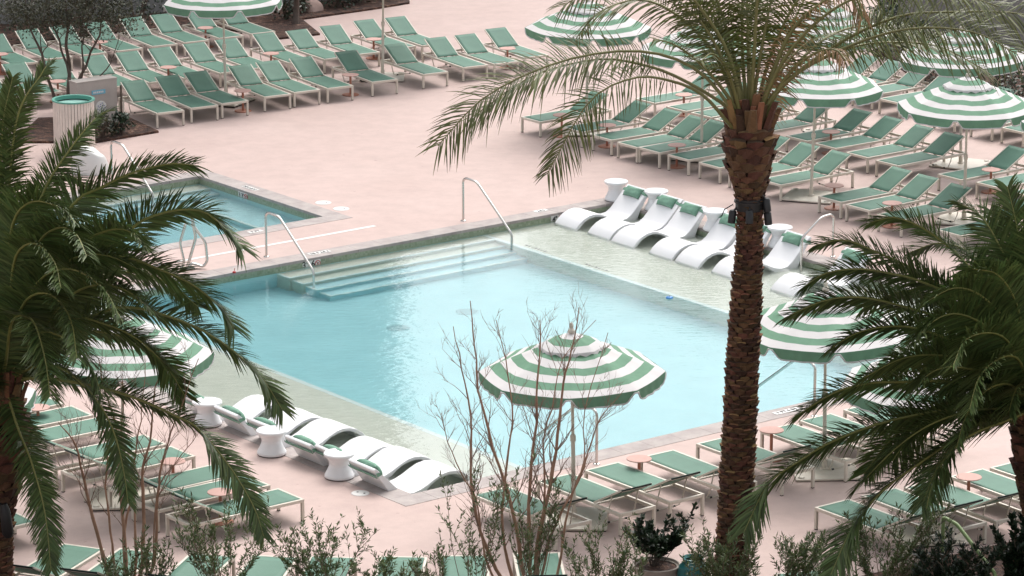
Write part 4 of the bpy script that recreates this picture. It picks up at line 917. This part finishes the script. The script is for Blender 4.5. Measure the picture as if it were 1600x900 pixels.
shrub('oleander_shrub', 'leafy twigs below the left bare tree', 'shrub', 49.7, (235,962), scatter(195,270,840,900,9), 'leaf_ole', 44, .085, .021, group=GO)
for x0, x1, y0, l in ((560,640,862,'low olive sprigs between the fifth and sixth bottom loungers'),(640,700,850,'low olive sprigs left of the seventh bottom lounger'),(150,205,868,'low olive sprigs at the bottom, right of the left palm trunk'),(955,1010,850,'low olive sprigs left of the stone pot'),(1270,1330,845,'low olive sprigs right of the tall palm trunk')):
    shrub('oleander_shrub', l, 'shrub', 49.6, ((x0+x1)/2,962), scatter(x0,x1,y0,905,9), 'leaf_ole', 40, .085, .021, group=GO)
pt = gp(1025, 918); e = empty('plant_pot', (pt.x, pt.y, .0)); tag(e, 'wide stone planting pot with soil at the bottom edge', 'plant pot')
m = MB(); m.lathe([(0,0),(.24,0),(.30,.15),(.345,.32),(.355,.36),(.33,.365),(.315,.33),(.30,.325)], 36); m.build('pot_body', M['pot'], e); m = MB(); m.lathe([(.305,.31),(.15,.325),(0,.33)], 24); m.build('soil', M['mulch'], e)
shrub('potted_shrub', 'dark glossy round leaved shrub growing in the stone pot', 'shrub', pt.y, (1025,884), scatter(985,1078,812,870,20), 'leaf_dark', 60, .085, .05, from_=.25, wood='twig_dark', group=None, zoff=.32)
p = gp(1082, 925); e = empty('glazed_urn', p); e.scale = (.85,.85,.80); tag(e, 'teal glazed urn half hidden by shrubs right of the pot', 'urn'); m = MB(); m.lathe([(0,0),(.16,0),(.24,.16),(.27,.34),(.24,.50),(.17,.58),(.15,.62),(.19,.66),(.17,.665),(.13,.62)], 28); m.build('body', M['teal'], e)
p0 = pp(1472, 880, 49.6); e = empty('stair_rail', Vector((p0.x, p0.y, 0))); tag(e, 'pale green pipe rail sloping down at the lower right', 'rail'); o0 = e.location
m = MB(); m.tube([q-o0 for q in fillet([Vector((p0.x, 49.6, 0)), pp(1474,808,49.6), pp(1495,819,49.4), pp(1555,897,48.6), pp(1556,940,48.6)], .05)], .028, 10); m.build('rail', M['limegreen'], e)
# far vegetation
rnd.seed(41)
def far_bush(label, px, py, w_, h_, lf='leaf_dark', n=420, group='shrubs along the far walls', name='shrub', leafL=.12):
    b = gp(px, py); e = empty(name, b); tag(e, label, 'shrub', group); m = MB(); st = MB()
    for k in range(7):
        a = rnd.uniform(0, 6.28); st.tube([(0,0,0), (w_*.2*math.cos(a), w_*.2*math.sin(a), h_*.5), (w_*.35*math.cos(a+.4), w_*.35*math.sin(a+.4), h_*.85)], [.03,.02,.008], 5, 0, False)
    for k in range(n):
        a = rnd.uniform(0, 6.28); z = rnd.random()**.8; rr = w_*.5*math.sqrt(rnd.random())*(1.05-.55*z**3)*(1+.25*math.sin(3*a+5*z)); p = Vector((rr*math.cos(a), rr*math.sin(a), .05+z*h_))
        leaf(m, p, Vector((rnd.uniform(-1,1), rnd.uniform(-1,1), rnd.uniform(-.3,1))).normalized(), leafL*rnd.uniform(.6,1.3), leafL*.45, 0)
    st.build('stem', M['twig_dark'], e); m.build('foliage', M[lf], e)
far_bush('small dark shrub in the mulch just right of the pier', 188, 212, .55, .45, n=260)
far_bush('small grey green shrub in the mulch before the pier', 160, 218, .55, .5, 'leaf_olive', 260)
far_bush('green columnar shrub beside the boulder at the top', 474, 22, .4, 1.1, 'leaf_olive', 300)
far_bush('low shrub left of the slim trunk at the top', 447, 32, 1.1, .7, 'leaf_dark', 420)
far_bush('dark shrub in the mulch bed at the top, left one', 527, 14, .9, .8, 'leaf_dark', 420)
far_bush('shrub in the mulch bed at the top, right one', 560, 7, .9, .8, 'leaf_olive', 420)
far_bush('dark bush against the wall behind the planter tree', 215, 52, 1.8, 2.2, 'leaf_dark', 1100)
far_bush('dark bush against the grey wall at the far left', 60, 66, 1.6, 1.6, 'leaf_dark', 800)
far_bush('dark bush against the grey wall, right of the planter tree', 130, 60, 1.6, 1.9, 'leaf_dark', 900)
far_bush('dark shrub by the wall beyond the top left parasol', 320, 46, 1.2, 1.4, 'leaf_dark', 600)
far_bush('dark columnar cypress like shrub at the top right', 1391, 60, .75, 2.4, 'leaf_dark', 1100)
for x, y, l in ((1375,92,'left of the striped canopies'),(1425,118,'behind the backrests, second from the left'),(1480,142,'behind the backrests, third from the left'),(1545,168,'behind the backrests, fourth from the left'),(1610,190,'at the right edge')):
    far_bush('dark hedge bush by the far right wall, '+l, x, y, 1.7, 1.25, 'leaf_dark', 800)
p = gp(487, 19); e = empty('boulder', p); m = MB(); vs = []; nu, nv = 14, 8
for i in range(nv+1):
    for j in range(nu):
        a = 2*math.pi*j/nu; t = math.pi*.5*i/nv; k = 1+.16*math.sin(3*a+2*t)+.08*math.sin(7*a); vs.append((.30*k*math.cos(t)*math.cos(a), .24*k*math.cos(t)*math.sin(a), .36*math.sin(t)*(1+.1*math.sin(2*a))))
m.add(vs, [(i*nu+j, i*nu+(j+1)%nu, (i+1)*nu+(j+1)%nu, (i+1)*nu+j) for i in range(nv) for j in range(nu)], 0, True); m.build('stone', M['boulder'], e); tag(e, 'pale pink boulder in the mulch at the top', 'boulder')
def tree(label, base, trunks, crown_c, crown_r, nl, mt='leaf_olive'):
    b = gp(*base); e = empty('multi_stem_tree', b); tag(e, label, 'tree'); Y = b.y; t = MB(); ends = []
    for pix, r0 in trunks:
        P = catmull([pp(x, y, Y+rnd.uniform(-.3,.3)*(i > 0))-b for i, (x, y) in enumerate(pix)], 12); t.tube(P, [r0*(1-.6*i/12) for i in range(13)], 7, 0); ends.append(P[7:])
        for k in range(3): twigs(t, P[rnd.randint(6,12)], Vector((rnd.uniform(-1,1), rnd.uniform(-1,1), .6)).normalized(), rnd.uniform(.6,1.1), r0*.35, 1)
    t.build('trunk', M['twig_dark'], e); m = MB(); cc = pp(*crown_c, Y)-b; clumps = []
    for k in range(34):
        while True:
            v = Vector((rnd.uniform(-1,1), rnd.uniform(-1,1), rnd.uniform(-1,1)))
            if v.length < 1: break
        clumps.append(cc+Vector((v.x*crown_r[0], v.y*crown_r[1], v.z*crown_r[2])))
    for k in range(nl):
        c = rnd.choice(clumps); p = c+Vector((rnd.gauss(0,.22), rnd.gauss(0,.22), rnd.gauss(0,.17))); leaf(m, p, Vector((rnd.uniform(-1,1), rnd.uniform(-1,1), rnd.uniform(-.8,.6))).normalized(), rnd.uniform(.07,.12), .038, 0)
    m.build('crown', M[mt], e)
tree('dark olive like tree with several stems behind the slatted bin', (107,176), [([(109,176),(107,140),(109,105),(103,70),(106,40),(100,-10)], .058), ([(90,180),(83,145),(72,115),(66,85),(54,60),(42,30),(40,0)], .042), ([(114,170),(120,130),(134,105),(142,80),(156,55),(158,30),(168,0)], .038), ([(110,160),(107,110),(96,80),(92,60),(78,30),(70,-10)], .034), ([(118,160),(126,130),(130,100),(128,70),(136,40),(134,0)], .03), ([(122,150),(146,128),(160,115),(172,100),(180,78),(186,60)], .02)], (112,8), (1.75,.9,.66), 6500)
tree('slim grey trunk rising past the top left parasol', (462,40), [([(462,40),(463,10),(465,-30),(470,-120)], .10), ([(465,-40),(480,-90),(500,-150)], .05)], (475,-190), (1.4,1.2,.8), 1500)
